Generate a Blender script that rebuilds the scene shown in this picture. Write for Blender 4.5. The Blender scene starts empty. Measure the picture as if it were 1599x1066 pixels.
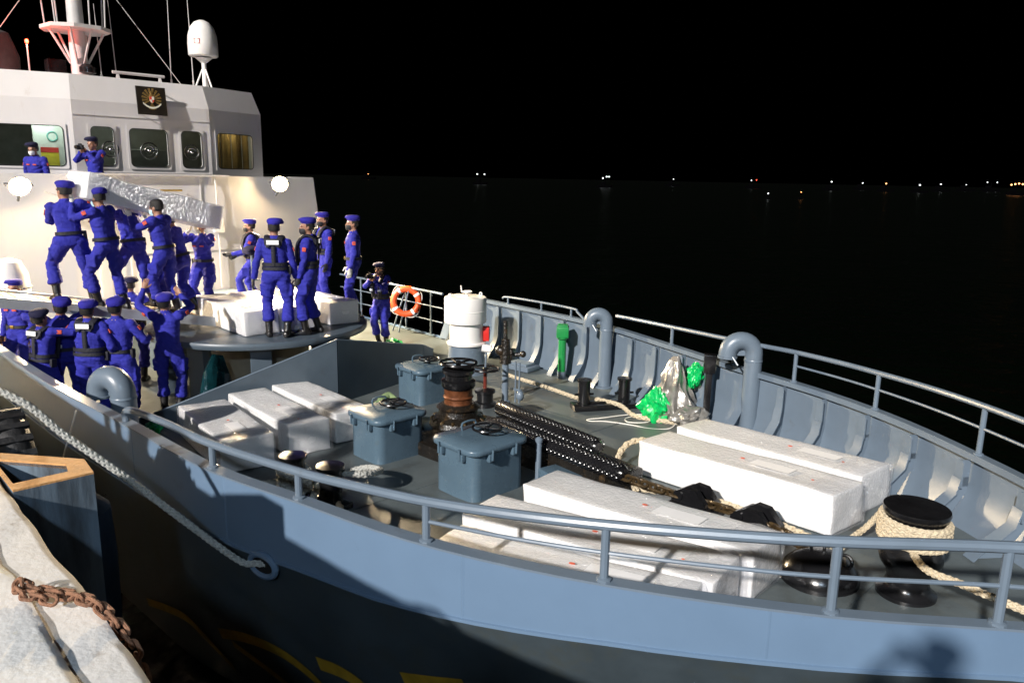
import bpy, bmesh, math, random
from mathutils import Vector, Matrix, noise, kdtree
from math import radians as RAD, sin, cos, pi
random.seed(7)
S = bpy.context.scene
COL = S.collection

# ------------------------------------------------------------------ camera
# world: x = towards the bow, y = towards the far (port) side, z = 0 at the main deck
EYE = Vector((0, -5.58, 3.3))
TH = RAD(-46)
R_ = Vector((cos(TH), -sin(TH), 0)); F_ = Vector((sin(TH), cos(TH), 0)); U_ = Vector((0, 0, 1))   # level right / forward
pit = math.atan(255 / 1199); rol = RAD(1.1)
fw = F_ * cos(pit) - U_ * sin(pit); up = F_ * sin(pit) + U_ * cos(pit)
rt2 = R_ * cos(rol) + up * sin(rol); up2 = up * cos(rol) - R_ * sin(rol)
cam = bpy.data.cameras.new('camera'); camo = bpy.data.objects.new('camera', cam); COL.objects.link(camo)
camo.matrix_world = Matrix((( rt2.x, up2.x, -fw.x, EYE.x), (rt2.y, up2.y, -fw.y, EYE.y), (rt2.z, up2.z, -fw.z, EYE.z), (0, 0, 0, 1)))
cam.sensor_width = 36; cam.lens = 36 * 1199 / 1599; cam.clip_end = 20000; cam.clip_start = .05
S.camera = camo

# ------------------------------------------------------------------ world, key light, exposure
wd = bpy.data.worlds.new('World'); S.world = wd; wd.use_nodes = True
wn = wd.node_tree.nodes; sky = wn.new('ShaderNodeTexSky'); sky.sky_type = 'NISHITA'; sky.sun_disc = False
sky.sun_elevation = RAD(-9); sky.sun_rotation = RAD(195); sky.altitude = 0
wn['Background'].inputs[1].default_value = 0.06
wd.node_tree.links.new(sky.outputs[0], wn['Background'].inputs[0])
SUN_DIR = Vector((-.25, .97, -.53)).normalized()          # travel direction of the quay light
sd = bpy.data.lights.new('sun', 'SUN'); sd.energy = 4.6; sd.angle = RAD(1.6); sd.color = (1, .95, .9)
so = bpy.data.objects.new('sun', sd); COL.objects.link(so); so.rotation_euler = SUN_DIR.to_track_quat('-Z', 'Y').to_euler(); so.location = (0, -20, 15)
S.view_settings.view_transform = 'Standard'; S.view_settings.look = 'None'; S.view_settings.exposure = 0.42; S.view_settings.gamma = 1
S.render.engine = 'CYCLES'; S.cycles.use_denoising = True
S.cycles.max_bounces = 6; S.cycles.sample_clamp_indirect = 6; S.cycles.caustics_reflective = False; S.cycles.caustics_refractive = False

# ------------------------------------------------------------------ materials
MAT = {}
def mat(name, col, rough=.5, metal=0, var=.12, vs=4, bump=0, bs=30, coat=0, dirt=None, ds=2.5, dt=.55, spec=.5, rv=.1, emis=None, es=0, stretch=None):
    if name in MAT: return MAT[name]
    m = bpy.data.materials.new(name); m.use_nodes = True; nt = m.node_tree; N = nt.nodes; L = nt.links
    b = N['Principled BSDF']; g = N.new('ShaderNodeNewGeometry')
    pos = g.outputs['Position']
    if stretch:
        mp = N.new('ShaderNodeMapping'); mp.inputs['Scale'].default_value = stretch; L.new(pos, mp.inputs[0]); pos = mp.outputs[0]
    n = N.new('ShaderNodeTexNoise'); n.inputs['Scale'].default_value = vs; n.inputs['Detail'].default_value = 6; n.inputs['Roughness'].default_value = .62
    L.new(pos, n.inputs['Vector'])
    r = N.new('ShaderNodeValToRGB'); r.color_ramp.elements[0].position = .3; r.color_ramp.elements[1].position = .7
    r.color_ramp.elements[0].color = tuple(c * (1 - var) for c in col) + (1,); r.color_ramp.elements[1].color = tuple(min(1, c * (1 + var)) for c in col) + (1,)
    L.new(n.outputs[0], r.inputs[0]); out = r.outputs[0]
    if dirt:
        n2 = N.new('ShaderNodeTexNoise'); n2.inputs['Scale'].default_value = ds; n2.inputs['Detail'].default_value = 8; n2.inputs['Roughness'].default_value = .7
        L.new(pos, n2.inputs['Vector'])
        r2 = N.new('ShaderNodeValToRGB'); r2.color_ramp.elements[0].position = dt; r2.color_ramp.elements[1].position = min(.99, dt + .14)
        L.new(n2.outputs[0], r2.inputs[0])
        mx = N.new('ShaderNodeMix'); mx.data_type = 'RGBA'; L.new(r2.outputs[0], mx.inputs[0]); L.new(out, mx.inputs[6]); mx.inputs[7].default_value = tuple(dirt) + (1,)
        out = mx.outputs[2]
    L.new(out, b.inputs['Base Color'])
    mr = N.new('ShaderNodeMapRange'); mr.inputs[3].default_value = max(.02, rough - rv); mr.inputs[4].default_value = min(1, rough + rv)
    L.new(n.outputs[0], mr.inputs[0]); L.new(mr.outputs[0], b.inputs['Roughness'])
    b.inputs['Metallic'].default_value = metal; b.inputs['Coat Weight'].default_value = coat; b.inputs['Coat Roughness'].default_value = .12
    b.inputs['Specular IOR Level'].default_value = spec
    if bump:
        n3 = N.new('ShaderNodeTexNoise'); n3.inputs['Scale'].default_value = bs; n3.inputs['Detail'].default_value = 4; L.new(pos, n3.inputs['Vector'])
        bp = N.new('ShaderNodeBump'); bp.inputs['Strength'].default_value = bump; bp.inputs['Distance'].default_value = .02
        L.new(n3.outputs[0], bp.inputs['Height']); L.new(bp.outputs[0], b.inputs['Normal'])
        if coat: L.new(bp.outputs[0], b.inputs['Coat Normal'])
    if emis:
        b.inputs['Emission Color'].default_value = tuple(emis) + (1,); b.inputs['Emission Strength'].default_value = es
    MAT[name] = m; return m
HULL = mat('hull_paint', (.115, .178, .265), .34, var=.06, vs=1.2, bump=.16, bs=1.7, dirt=(.085, .12, .16), ds=2.6, dt=.63)
HULL_LOW = mat('hull_lower_paint', (.045, .06, .07), .42, var=.2, vs=2, bump=.08, bs=4, dirt=(.05, .06, .06), ds=3, dt=.5)
GREY = mat('grey_paint', (.125, .162, .205), .34, var=.07, vs=3, bump=.05, bs=8, dirt=(.11, .13, .15), ds=4, dt=.6)
DGREY = mat('dark_grey_paint', (.065, .088, .112), .4, var=.1, vs=3, bump=.06, bs=8, dirt=(.06, .07, .08), ds=4, dt=.58)
HATCH = mat('hatch_paint', (.075, .12, .16), .28, var=.07, vs=4, bump=.05, bs=10, dirt=(.08, .11, .13), ds=5, dt=.6)
DECK = mat('deck_paint', (.094, .112, .116), .40, var=.2, vs=2.2, bump=.12, bs=60, dirt=(.05, .05, .045), ds=1.3, dt=.56, rv=.16)
WHITE = mat('white_paint', (.72, .69, .675), .42, var=.05, vs=1.2, bump=.10, bs=2.2, dirt=(.58, .52, .47), ds=3.2, dt=.62, stretch=(1, 1, .28))
TANKW = mat('tank_white_paint', (.8, .78, .75), .35, var=.03, dirt=(.6, .5, .42), ds=6, dt=.68)
BLACK = mat('black_gloss_paint', (.008, .008, .009), .22, var=.3, bump=.1, bs=20, dirt=(.03, .02, .014), ds=6, dt=.68)
GREASE = mat('greasy_black_steel', (.012, .010, .008), .25, var=.4, vs=9, bump=.5, bs=40, dirt=(.06, .035, .015), ds=7, dt=.55)
RUSTDRUM = mat('rusty_drum_steel', (.16, .055, .022), .38, metal=.4, var=.4, vs=12, bump=.3, bs=40)
GCHAIN = mat('greasy_chain_steel', (.07, .045, .02), .35, metal=.4, var=.5, vs=15, bump=.3, bs=60)
RUST = mat('rust', (.26, .10, .045), .85, var=.45, vs=14, bump=.6, bs=60, dirt=(.42, .27, .17), ds=9, dt=.6)
RUSTBR = mat('chain_link_rust', (.21, .10, .055), .85, var=.5, vs=25, bump=.5, bs=90, dirt=(.5, .38, .27), ds=14, dt=.62)
CONC = mat('quay_concrete', (.84, .82, .79), .9, var=.1, vs=9, bump=.14, bs=38, dirt=(.36, .29, .22), ds=3.4, dt=.57)
KERB = mat('kerb_paint', (.86, .85, .82), .85, var=.1, vs=9, bump=.14, bs=38, dirt=(.66, .55, .25), ds=2.4, dt=.55)
STEELB = mat('fender_steel', (.11, .15, .19), .6, var=.35, vs=4, bump=.3, bs=18, dirt=(.03, .035, .04), ds=1.7, dt=.5, stretch=(1, 1, .18))
FORANGE = mat('fender_top_paint', (.52, .27, .10), .7, var=.25, vs=9, bump=.3, bs=40, dirt=(.2, .09, .04), ds=8, dt=.62)
RUBBER = mat('rubber', (.012, .012, .013), .6, var=.3, bump=.4, bs=30)
RUBBERB = mat('blue_rubber', (.05, .075, .11), .5, var=.2, bump=.2, bs=20)
ROPE = mat('rope_fibre', (.56, .47, .33), .9, var=.25, vs=40, bump=.5, bs=160, dirt=(.25, .19, .1), ds=9, dt=.62)
ROPEG = mat('rope_grey_fibre', (.40, .40, .37), .9, var=.25, vs=40, bump=.5, bs=160, dirt=(.14, .13, .1), ds=9, dt=.6)
CORD = mat('white_cord', (.75, .72, .66), .8)
BOXW = mat('box_white', (.80, .79, .78), .5, var=.03, vs=2.5, coat=.4, bump=.22, bs=7, dirt=(.66, .60, .56), ds=2.6, dt=.60)
TAPE = mat('clear_tape', (.74, .735, .73), .22, var=.04, vs=6, coat=.6, bump=.2, bs=14)
STAMP = mat('red_stamp', (.7, .12, .06), .7)
PAPER = mat('box_label_paper', (.84, .83, .82), .45, var=.02)
SUIT = mat('uniform_blue', (.016, .018, .28), .85, var=.16, vs=5, bump=.5, bs=26)
BERET = mat('beret_blue', (.018, .014, .26), .9, var=.2, vs=14, bump=.3, bs=50)
BERETD = mat('beret_navy', (.006, .006, .035), .9, var=.2, vs=14)
SKIN = mat('skin', (.30, .15, .095), .5, var=.15, vs=20)
HAIR = mat('hair_black', (.010, .008, .007), .6, var=.3, vs=60, bump=.5, bs=150)
BOOT = mat('boot_leather', (.010, .009, .009), .3, var=.3, bump=.2, bs=40)
VEST = mat('vest_black', (.006, .006, .014), .7, var=.2, bump=.3, bs=40)
REFL = mat('reflective_tape', (.92, .92, .92), .3, var=.02)
BADGE = mat('badge_red', (.5, .07, .04), .8, var=.5, vs=60)
GLOVEW = mat('glove_white', (.7, .68, .62), .8)
GLOVEB = mat('glove_black', (.01, .01, .012), .7)
MASKB = mat('mask_pale_blue', (.45, .65, .72), .7)
MASKK = mat('mask_black', (.012, .012, .014), .7)
EYEM = mat('eye', (.02, .015, .012), .2)
GREEN = mat('green_paint', (.01, .22, .05), .4, var=.15)
GREENP = mat('green_plastic', (.0, .40, .09), .3, var=.25, vs=9, bump=.4, bs=20)
TARP = mat('silver_tarpaulin', (.38, .36, .33), .34, metal=.55, var=.25, vs=8, bump=.5, bs=14)
TEAL = mat('teal_plastic', (.004, .028, .034), .18, var=.4, vs=6, bump=.6, bs=9)
RED = mat('red_paint', (.55, .02, .015), .4)
ORANGE = mat('lifebuoy_orange', (.75, .09, .02), .45, var=.1)
ALU = mat('gangway_aluminium', (.50, .52, .54), .42, metal=.3, var=.12, vs=6, dirt=(.28, .26, .22), ds=4, dt=.6)
WOOD = mat('gangway_plank', (.42, .30, .17), .75, var=.3, vs=8, bump=.3, bs=30)
YELLOW = mat('yellow_marking_paint', (.34, .21, .02), .5, var=.3, vs=6)
GOLD = mat('emblem_gold', (.36, .24, .08), .4, metal=.6, var=.3, vs=40)
GOLDL = mat('emblem_cream', (.75, .72, .6), .5)
DARKPANEL = mat('emblem_panel', (.018, .014, .010), .35, var=.3)
HOUSING = mat('lamp_housing', (.15, .15, .15), .5)
BRASS = mat('brass_handle', (.6, .38, .08), .35, metal=.8)
CHROME = mat('chrome', (.65, .65, .65), .22, metal=1, var=.05)
MASTP = mat('mast_paint', (.55, .53, .52), .5, var=.08)
FUNNEL = mat('dark_canvas', (.05, .05, .052), .85, var=.3, vs=5, bump=.4, bs=12)
INT = mat('interior_white', (.7, .72, .68), .6, emis=(.8, .95, .85), es=.0)
POSTY = mat('poster_yellow', (.75, .62, .05), .6); POSTR = mat('poster_red', (.6, .05, .04), .6)
CURT = mat('curtain_tan', (.36, .27, .12), .8, var=.25, vs=6)
FRAMEB = mat('window_rubber', (.02, .02, .02), .6)
LAMP = mat('lamp_glow', (1, .9, .7), .5, emis=(1, .74, .40), es=150)
BLAMP_W = mat('boat_lamp_white', (1, 1, 1), .5, emis=(.9, .97, 1), es=3)
BLAMP_O = mat('boat_lamp_orange', (1, .5, .2), .5, emis=(1, .38, .12), es=4)
BLAMP_R = mat('boat_lamp_red', (1, .1, .05), .5, emis=(1, .06, .03), es=4)
BOATH = mat('boat_hull', (.0012, .0012, .0015), .9, spec=0)
def glass_mat():
    m = bpy.data.materials.new('window_glass'); m.use_nodes = True; nt = m.node_tree; N = nt.nodes; L = nt.links
    N.remove(N['Principled BSDF']); t = N.new('ShaderNodeBsdfTransparent'); t.inputs[0].default_value = (.55, .58, .56, 1)
    g = N.new('ShaderNodeBsdfGlossy'); g.inputs['Roughness'].default_value = .03; fr = N.new('ShaderNodeFresnel'); fr.inputs[0].default_value = 1.6
    mx = N.new('ShaderNodeMixShader'); L.new(fr.outputs[0], mx.inputs[0]); L.new(t.outputs[0], mx.inputs[1]); L.new(g.outputs[0], mx.inputs[2]); L.new(mx.outputs[0], N['Material Output'].inputs[0])
    return m
GLASS = glass_mat()
def wrap_mat():
    m = bpy.data.materials.new('plastic_wrap'); m.use_nodes = True; nt = m.node_tree; N = nt.nodes; L = nt.links
    N.remove(N['Principled BSDF']); t = N.new('ShaderNodeBsdfTransparent'); t.inputs[0].default_value = (.99, .99, 1, 1)
    g = N.new('ShaderNodeBsdfGlossy'); g.inputs['Roughness'].default_value = .12; d = N.new('ShaderNodeBsdfDiffuse'); d.inputs[0].default_value = (.95, .96, .98, 1)
    geo = N.new('ShaderNodeNewGeometry'); n = N.new('ShaderNodeTexNoise'); n.inputs['Scale'].default_value = 14; n.inputs['Detail'].default_value = 5; n.inputs['Distortion'].default_value = 2
    L.new(geo.outputs['Position'], n.inputs['Vector']); bp = N.new('ShaderNodeBump'); bp.inputs['Strength'].default_value = 1; bp.inputs['Distance'].default_value = .05
    L.new(n.outputs[0], bp.inputs['Height']); L.new(bp.outputs[0], g.inputs['Normal'])
    m1 = N.new('ShaderNodeMixShader'); m1.inputs[0].default_value = .10; L.new(t.outputs[0], m1.inputs[1]); L.new(d.outputs[0], m1.inputs[2])
    m2 = N.new('ShaderNodeMixShader'); m2.inputs[0].default_value = .10; L.new(m1.outputs[0], m2.inputs[1]); L.new(g.outputs[0], m2.inputs[2])
    L.new(m2.outputs[0], N['Material Output'].inputs[0]); return m
WRAP = wrap_mat()
def crinkle_mat():
    m = BOXW.copy(); m.name = 'box_crinkled_wrap'; nt = m.node_tree; N = nt.nodes; L = nt.links; b = N['Principled BSDF']; b.inputs['Coat Weight'].default_value = 1; b.inputs['Coat Roughness'].default_value = .16; b.inputs['Coat IOR'].default_value = 1.9
    geo = N.new('ShaderNodeNewGeometry'); n = N.new('ShaderNodeTexVoronoi'); n.inputs['Scale'].default_value = 11; n2 = N.new('ShaderNodeTexNoise'); n2.inputs['Scale'].default_value = 6; n2.inputs['Detail'].default_value = 5
    L.new(geo.outputs['Position'], n2.inputs['Vector']); L.new(n2.outputs['Color'], n.inputs['Vector']); n.inputs['Scale'].default_value = 9
    bp = N.new('ShaderNodeBump'); bp.inputs['Strength'].default_value = 1; bp.inputs['Distance'].default_value = .07; L.new(n.outputs[0], bp.inputs['Height']); L.new(bp.outputs[0], b.inputs['Coat Normal'])
    return m
BOXC = crinkle_mat()
BOXS = BOXC.copy(); BOXS.name = 'box_smoother_wrap'
for n_ in BOXS.node_tree.nodes:
    if n_.type == 'BUMP' and n_.inputs['Distance'].default_value > .05: n_.inputs['Distance'].default_value = .03
    if n_.type == 'BUMP' and n_.inputs['Distance'].default_value < .025: n_.inputs['Strength'].default_value = .35
def water_mat():
    m = bpy.data.materials.new('sea_water'); m.use_nodes = True; nt = m.node_tree; N = nt.nodes; L = nt.links
    b = N['Principled BSDF']; b.inputs['Base Color'].default_value = (.0003, .0011, .0005, 1); b.inputs['Roughness'].default_value = .3; b.inputs['IOR'].default_value = 1.33
    geo = N.new('ShaderNodeNewGeometry'); prev = None
    for sc, st, ds in ((.35, .6, .9), (1.3, .6, .4), (6, .3, .06)):
        n = N.new('ShaderNodeTexNoise'); n.inputs['Scale'].default_value = sc; n.inputs['Detail'].default_value = 3; L.new(geo.outputs['Position'], n.inputs['Vector'])
        bp = N.new('ShaderNodeBump'); bp.inputs['Strength'].default_value = st; bp.inputs['Distance'].default_value = ds; L.new(n.outputs[0], bp.inputs['Height'])
        if prev: L.new(prev.outputs[0], bp.inputs['Normal'])
        prev = bp
    L.new(prev.outputs[0], b.inputs['Normal']); return m
WATER = water_mat()

# ------------------------------------------------------------------ geometry helpers
V = Vector
class G:
    def __init__(s): s.v = []; s.f = []; s.m = []
    def add(s, vs, fs, m=0):
        o = len(s.v); s.v += [tuple(p) for p in vs]; s.f += [tuple(i + o for i in f) for f in fs]; s.m += [m] * len(fs); return s
    def box(s, c, d, rz=0, m=0, rot=None, bev=0):
        x, y, z = (k / 2 for k in d); M = rot if rot else Matrix.Rotation(rz, 3, 'Z'); c = V(c)
        if bev:
            b = bmesh.new(); bmesh.ops.create_cube(b, size=1)
            for q in b.verts: q.co = V((q.co.x * d[0], q.co.y * d[1], q.co.z * d[2]))
            bmesh.ops.bevel(b, geom=b.edges[:], offset=bev, segments=2, affect='EDGES', profile=.6)
            b.verts.index_update(); s.add([M @ q.co + c for q in b.verts], [[q.index for q in f.verts] for f in b.faces], m); b.free(); return s
        p = [M @ V((a * x, b * y, e * z)) + c for e in (-1, 1) for a, b in ((-1, -1), (1, -1), (1, 1), (-1, 1))]
        return s.add(p, [(3, 2, 1, 0), (4, 5, 6, 7), (0, 1, 5, 4), (1, 2, 6, 5), (2, 3, 7, 6), (3, 0, 4, 7)], m)
    def loft(s, rings, m=0, cap=True, closed=True):
        n = len(rings[0]); vs = [p for r in rings for p in r]; fs = []
        for i in range(len(rings) - 1):
            for j in range(n if closed else n - 1):
                k = (j + 1) % n; fs.append((i * n + j, i * n + k, (i + 1) * n + k, (i + 1) * n + j))
        if cap: fs.append(tuple(range(n - 1, -1, -1))); fs.append(tuple((len(rings) - 1) * n + j for j in range(n)))
        return s.add(vs, fs, m)
    def tube(s, path, r, n=8, m=0, ref=None, cap=True, loop=False):
        P = [V(p) for p in path]; k = len(P); rr = r if isinstance(r, (list, tuple)) else [r] * k
        T = []
        for i in range(k):
            a = P[i - 1] if (i or loop) else P[0]; b = P[(i + 1) % k] if (i < k - 1 or loop) else P[-1]
            t = (b - a); T.append(t.normalized() if t.length > 1e-9 else V((0, 0, 1)))
        u = V(ref) if ref is not None else (V((0, 0, 1)) if abs(T[0].z) < .9 else V((1, 0, 0)))
        rings = []
        for i in range(k):
            u = (u - T[i] * u.dot(T[i])); u = u.normalized() if u.length > 1e-6 else T[i].orthogonal().normalized()
            w = T[i].cross(u); a, b = rr[i] if isinstance(rr[i], (list, tuple)) else (rr[i], rr[i])
            rings.append([P[i] + w * (a * cos(2 * pi * j / n)) + u * (b * sin(2 * pi * j / n)) for j in range(n)])
        if loop: rings.append(rings[0]); cap = False
        return s.loft(rings, m, cap)
    def lathe(s, prof, n=24, c=(0, 0, 0), m=0, rot=None):
        c = V(c); M = rot or Matrix.Identity(3)
        return s.loft([[M @ V((r * cos(2 * pi * j / n), r * sin(2 * pi * j / n), z)) + c for j in range(n)] for r, z in prof], m)
    def torus(s, c, R, r, n=24, k=8, m=0, rot=None, sx=1):
        M = rot or Matrix.Identity(3); c = V(c)
        return s.tube([c + M @ V((R * sx * cos(2 * pi * i / n), R * sin(2 * pi * i / n), 0)) for i in range(n)], r, k, m, ref=M @ V((0, 0, 1)), loop=True)
    def ell(s, c, r, M=None, n=14, k=9, m=0):
        M = M or Matrix.Identity(3); c = V(c)
        rings = [[M @ V((r[0] * sin(pi * max(.02, min(.98, i / k))) * cos(2 * pi * j / n), r[1] * sin(pi * max(.02, min(.98, i / k))) * sin(2 * pi * j / n), -r[2] * cos(pi * i / k))) + c for j in range(n)] for i in range(k + 1)]
        return s.loft(rings, m)
    def prism(s, poly, a, b, m=0):
        """poly of 3D points extruded by vector from a*dir to b: a,b offsets"""
        A = [V(p) + V(a) for p in poly]; B_ = [V(p) + V(b) for p in poly]; n = len(poly)
        return s.add(A + B_, [tuple(range(n - 1, -1, -1)), tuple(range(n, 2 * n))] + [(i, (i + 1) % n, n + (i + 1) % n, n + i) for i in range(n)], m)
def obj(name, g, mats, parent=None, smooth=35, loc=None, rot=None):
    me = bpy.data.meshes.new(name); me.from_pydata(g.v, [], g.f); me.update()
    for mm in (mats if isinstance(mats, (list, tuple)) else [mats]): me.materials.append(mm)
    if any(g.m): me.polygons.foreach_set('material_index', g.m)
    b = bmesh.new(); b.from_mesh(me); bmesh.ops.recalc_face_normals(b, faces=b.faces); b.to_mesh(me); b.free()
    if smooth: me.polygons.foreach_set('use_smooth', [True] * len(me.polygons)); me.set_sharp_from_angle(angle=RAD(smooth))
    o = bpy.data.objects.new(name, me); COL.objects.link(o)
    if parent: o.parent = parent
    if loc is not None: o.location = loc
    if rot is not None: o.rotation_euler = rot
    return o
def tag(o, label, cat, group=None):
    o['label'] = label; o['category'] = cat
    if group: o['group'] = group
    return o
def thing(name, label, cat, loc=(0, 0, 0), rz=0, group=None):
    o = bpy.data.objects.new(name, None); COL.objects.link(o); o.location = loc; o.rotation_euler = (0, 0, rz); o.empty_display_size = .1
    return tag(o, label, cat, group)
def interp(x, tab):
    tab = sorted(tab)
    if x <= tab[0][0]: return tab[0][1]
    for (a, b), (c, d) in zip(tab, tab[1:]):
        if x <= c: return b + (d - b) * (x - a) / (c - a)
    return tab[-1][1]
def smoothtab(tab):
    """Catmull-Rom style monotone-ish resample of a table"""
    t = sorted(tab); out = []
    for i in range(len(t) - 1):
        p0 = t[max(0, i - 1)]; p1 = t[i]; p2 = t[i + 1]; p3 = t[min(len(t) - 1, i + 2)]
        m1 = (p2[1] - p0[1]) / (p2[0] - p0[0]); m2 = (p3[1] - p1[1]) / (p3[0] - p1[0]); h = p2[0] - p1[0]
        for k in range(6):
            u = k / 6; out.append((p1[0] + h * u, (2 * u**3 - 3 * u**2 + 1) * p1[1] + (u**3 - 2 * u**2 + u) * h * m1 + (-2 * u**3 + 3 * u**2) * p2[1] + (u**3 - u**2) * h * m2))
    out.append(t[-1]); return out
ZD = [(-24, 0), (-9, 0), (-7.6, .06), (-6, .13), (-3.5, .28), (-1.5, .38), (1, .44)]
HBN = smoothtab([(.6, 0), (.3, .30), (-.3, .75), (-.74, 1.06), (-1.5, 1.70), (-2.56, 2.37), (-3.64, 2.84), (-4.8, 3.12), (-5.76, 3.33), (-7.4, 3.45), (-9.1, 3.58), (-11.6, 3.66), (-16, 3.72), (-24, 3.72)])
HBF = smoothtab([(.6, 0), (.3, .30), (-.3, .75), (-.74, 1.06), (-1.5, 1.66), (-2.56, 2.37), (-3.64, 2.84), (-4.93, 3.17), (-6.13, 3.55), (-7.6, 3.98), (-9, 4.14), (-12, 4.25), (-16, 4.3), (-24, 4.3)])
ZK = [(-24, .42), (-7, .42), (-5, .47), (-4, .51), (-3.14, .58), (-2.5, .64), (-1.6, .69), (1, .8)]
zd = lambda x: interp(x, ZD); hbn = lambda x: interp(x, HBN); hbf = lambda x: interp(x, HBF); zk = lambda x: interp(x, ZK)
ZT = 1.0; ZW = -1.5
def catmull(P, n=6):
    P = [V(p) for p in P]; out = []
    for i in range(len(P) - 1):
        a, b, c, d = P[max(0, i - 1)], P[i], P[i + 1], P[min(len(P) - 1, i + 2)]
        for k in range(n):
            t = k / n; out.append(.5 * ((2 * b) + (c - a) * t + (2 * a - 5 * b + 4 * c - d) * t * t + (3 * b - a - 3 * c + d) * t**3))
    out.append(P[-1]); return out
def resample(P, step):
    out = [P[0]]; acc = 0
    for a, b in zip(P, P[1:]):
        L = (b - a).length; d = step - acc
        while d <= L: out.append(a + (b - a) * (d / L)); d += step
        acc = L - (d - step)
    return out
def rope_geo(pts, r, strands=4, pitch=None, n=6, twist=1):
    """a laid / plaited rope: strands wound round the path, half one way and half the other"""
    pitch = pitch or r * 6.5; P = resample(catmull(pts, 8), r * .5); g = G()
    T = [(P[min(i + 1, len(P) - 1)] - P[max(i - 1, 0)]).normalized() for i in range(len(P))]
    u = T[0].orthogonal().normalized(); fr = []
    for t in T: u = (u - t * u.dot(t)).normalized(); fr.append((u.copy(), t.cross(u)))
    for k in range(strands):
        sg = 1 if k % 2 == 0 or strands == 3 else -1; pa = []; j = k // 2 * 2 / strands * 2 * pi
        for i, p in enumerate(P):
            a = sg * 2 * pi * (i * r * .5) / pitch + j; ww = .60 + (.10 * sin(strands / 2 * a + (0 if sg > 0 else pi)) if strands > 3 else 0)
            pa.append(p + (fr[i][0] * cos(a) + fr[i][1] * sin(a)) * r * ww)
        g.tube(pa, r * (.34 if strands > 4 else .52), n)
    if strands > 4: g.tube(P, r * .62, 8)
    return g

# ================================================================== SETTING
def struct(name, g, m, smooth=0):
    o = obj(name, g, m, smooth=smooth); o['kind'] = 'structure'; return o
g = G(); g.add([(-9000, -40, ZW), (600, -40, ZW), (600, 9000, ZW), (-9000, 9000, ZW)], [(0, 1, 2, 3)]); struct('sea_water', g, WATER)
# quay: body, coping ledge, painted kerb
ZQ = 1.65; QE = -4.84
def rough_slab(x0, x1, y0, y1, zt, zb, seg, amp, seed):
    g = G(); n = int((x1 - x0) / seg); k = 8; rings = []
    for i in range(n + 1):
        x = x0 + (x1 - x0) * i / n; j = noise.noise(V((x * 2.3, seed, 0))) * amp + noise.noise(V((x * 7, seed, 3))) * amp * .5
        def q(y, z, a=0): return V((x, y + noise.noise(V((x * 4, y * 4, seed))) * a, z + noise.noise(V((x * 5, y * 5, seed + 9))) * a))
        r = [q(y0, zb), q(y0, zt, .004)] + [q(y0 + (y1 - y0) * t / 6, zt, .008) for t in range(1, 6)] + [q(y1 - .05 + j, zt - .002, .01), q(y1 - .012 + j, zt - .02, .008), q(y1 + j, zt - .065, .01), q(y1 + j * .5, zt - .3, .015), q(y1, zb)]
        rings.append(r)
    return g.loft(rings)
struct('quay', rough_slab(-26, 6, -12, QE, ZQ, -4, .12, .03, 2), CONC, 50)
kb = rough_slab(-26, 6, -12, QE - .19, ZQ + .035, ZQ - .05, .12, .02, 5); struct('quay_kerb', kb, KERB, 50)

# ================================================================== SHIP
ship = thing('patrol_ship', 'grey-blue patrol ship with white wheelhouse moored along the quay', 'ship')
XS = [x * .25 for x in range(-96, 3)] + [.55]
def hl(hb, x, u): return max(0.0, hb(min(.6, x + 1.9 * u)) - .42 * u)
def ztf(x): return interp(x, [(-12.25, .05), (-11.85, ZT), (1, ZT)]) if x > -12.4 else .05
def hull_side(sg, hb, zt):
    rings = []
    for x in XS:
        h = hb(x); k = zk(x); t = zt(x); k = min(k, t - .02)
        r = [V((x, sg * h, t)), V((x, sg * h, (t + k) / 2)), V((x, sg * h, k + .012)), V((x, sg * (h + .018), k + .008)), V((x, sg * (h + .018), k - .012)), V((x, sg * (h - .012), k - .02))]
        rings.append(r)
    g = G(); g.loft(rings, 0, False, False)
    rings = []
    for x in XS:
        h = hb(x); k = min(zk(x), zt(x) - .02); rings.append([V((x, sg * (hl(hb, x, u) - .012 * (1 - u)), k - .02 + (ZW - .8 - k) * u)) for u in (0, .12, .25, .4, .6, .8, 1)])
    g.loft(rings, 1, False, False); return g
obj('hull_side', hull_side(-1, hbn, lambda x: ZT), [HULL, HULL_LOW], ship, 30)
obj('hull_side', hull_side(1, hbf, ztf), [HULL, HULL_LOW], ship, 30)
def inb(hb, x, z):
    k = zk(x); u = max(0, min(1, (k - .02 - z) / (k - ZW + .8))); return max(.01, min(hb(x) - .05, hl(hb, x, u) - .05))
g = G(); rings = []
for x in [q * .25 for q in range(-96, 2)]:
    a, b = -inb(hbn, x, zd(x)), (inb(hbf, x, zd(x)) if x > -12 else hbf(x) - .05); rings.append([V((x, a + (b - a) * t / 12, zd(x) - .0)) for t in range(13)])
g.loft(rings, 0, False, False); obj('deck', g, DECK, ship)
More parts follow.
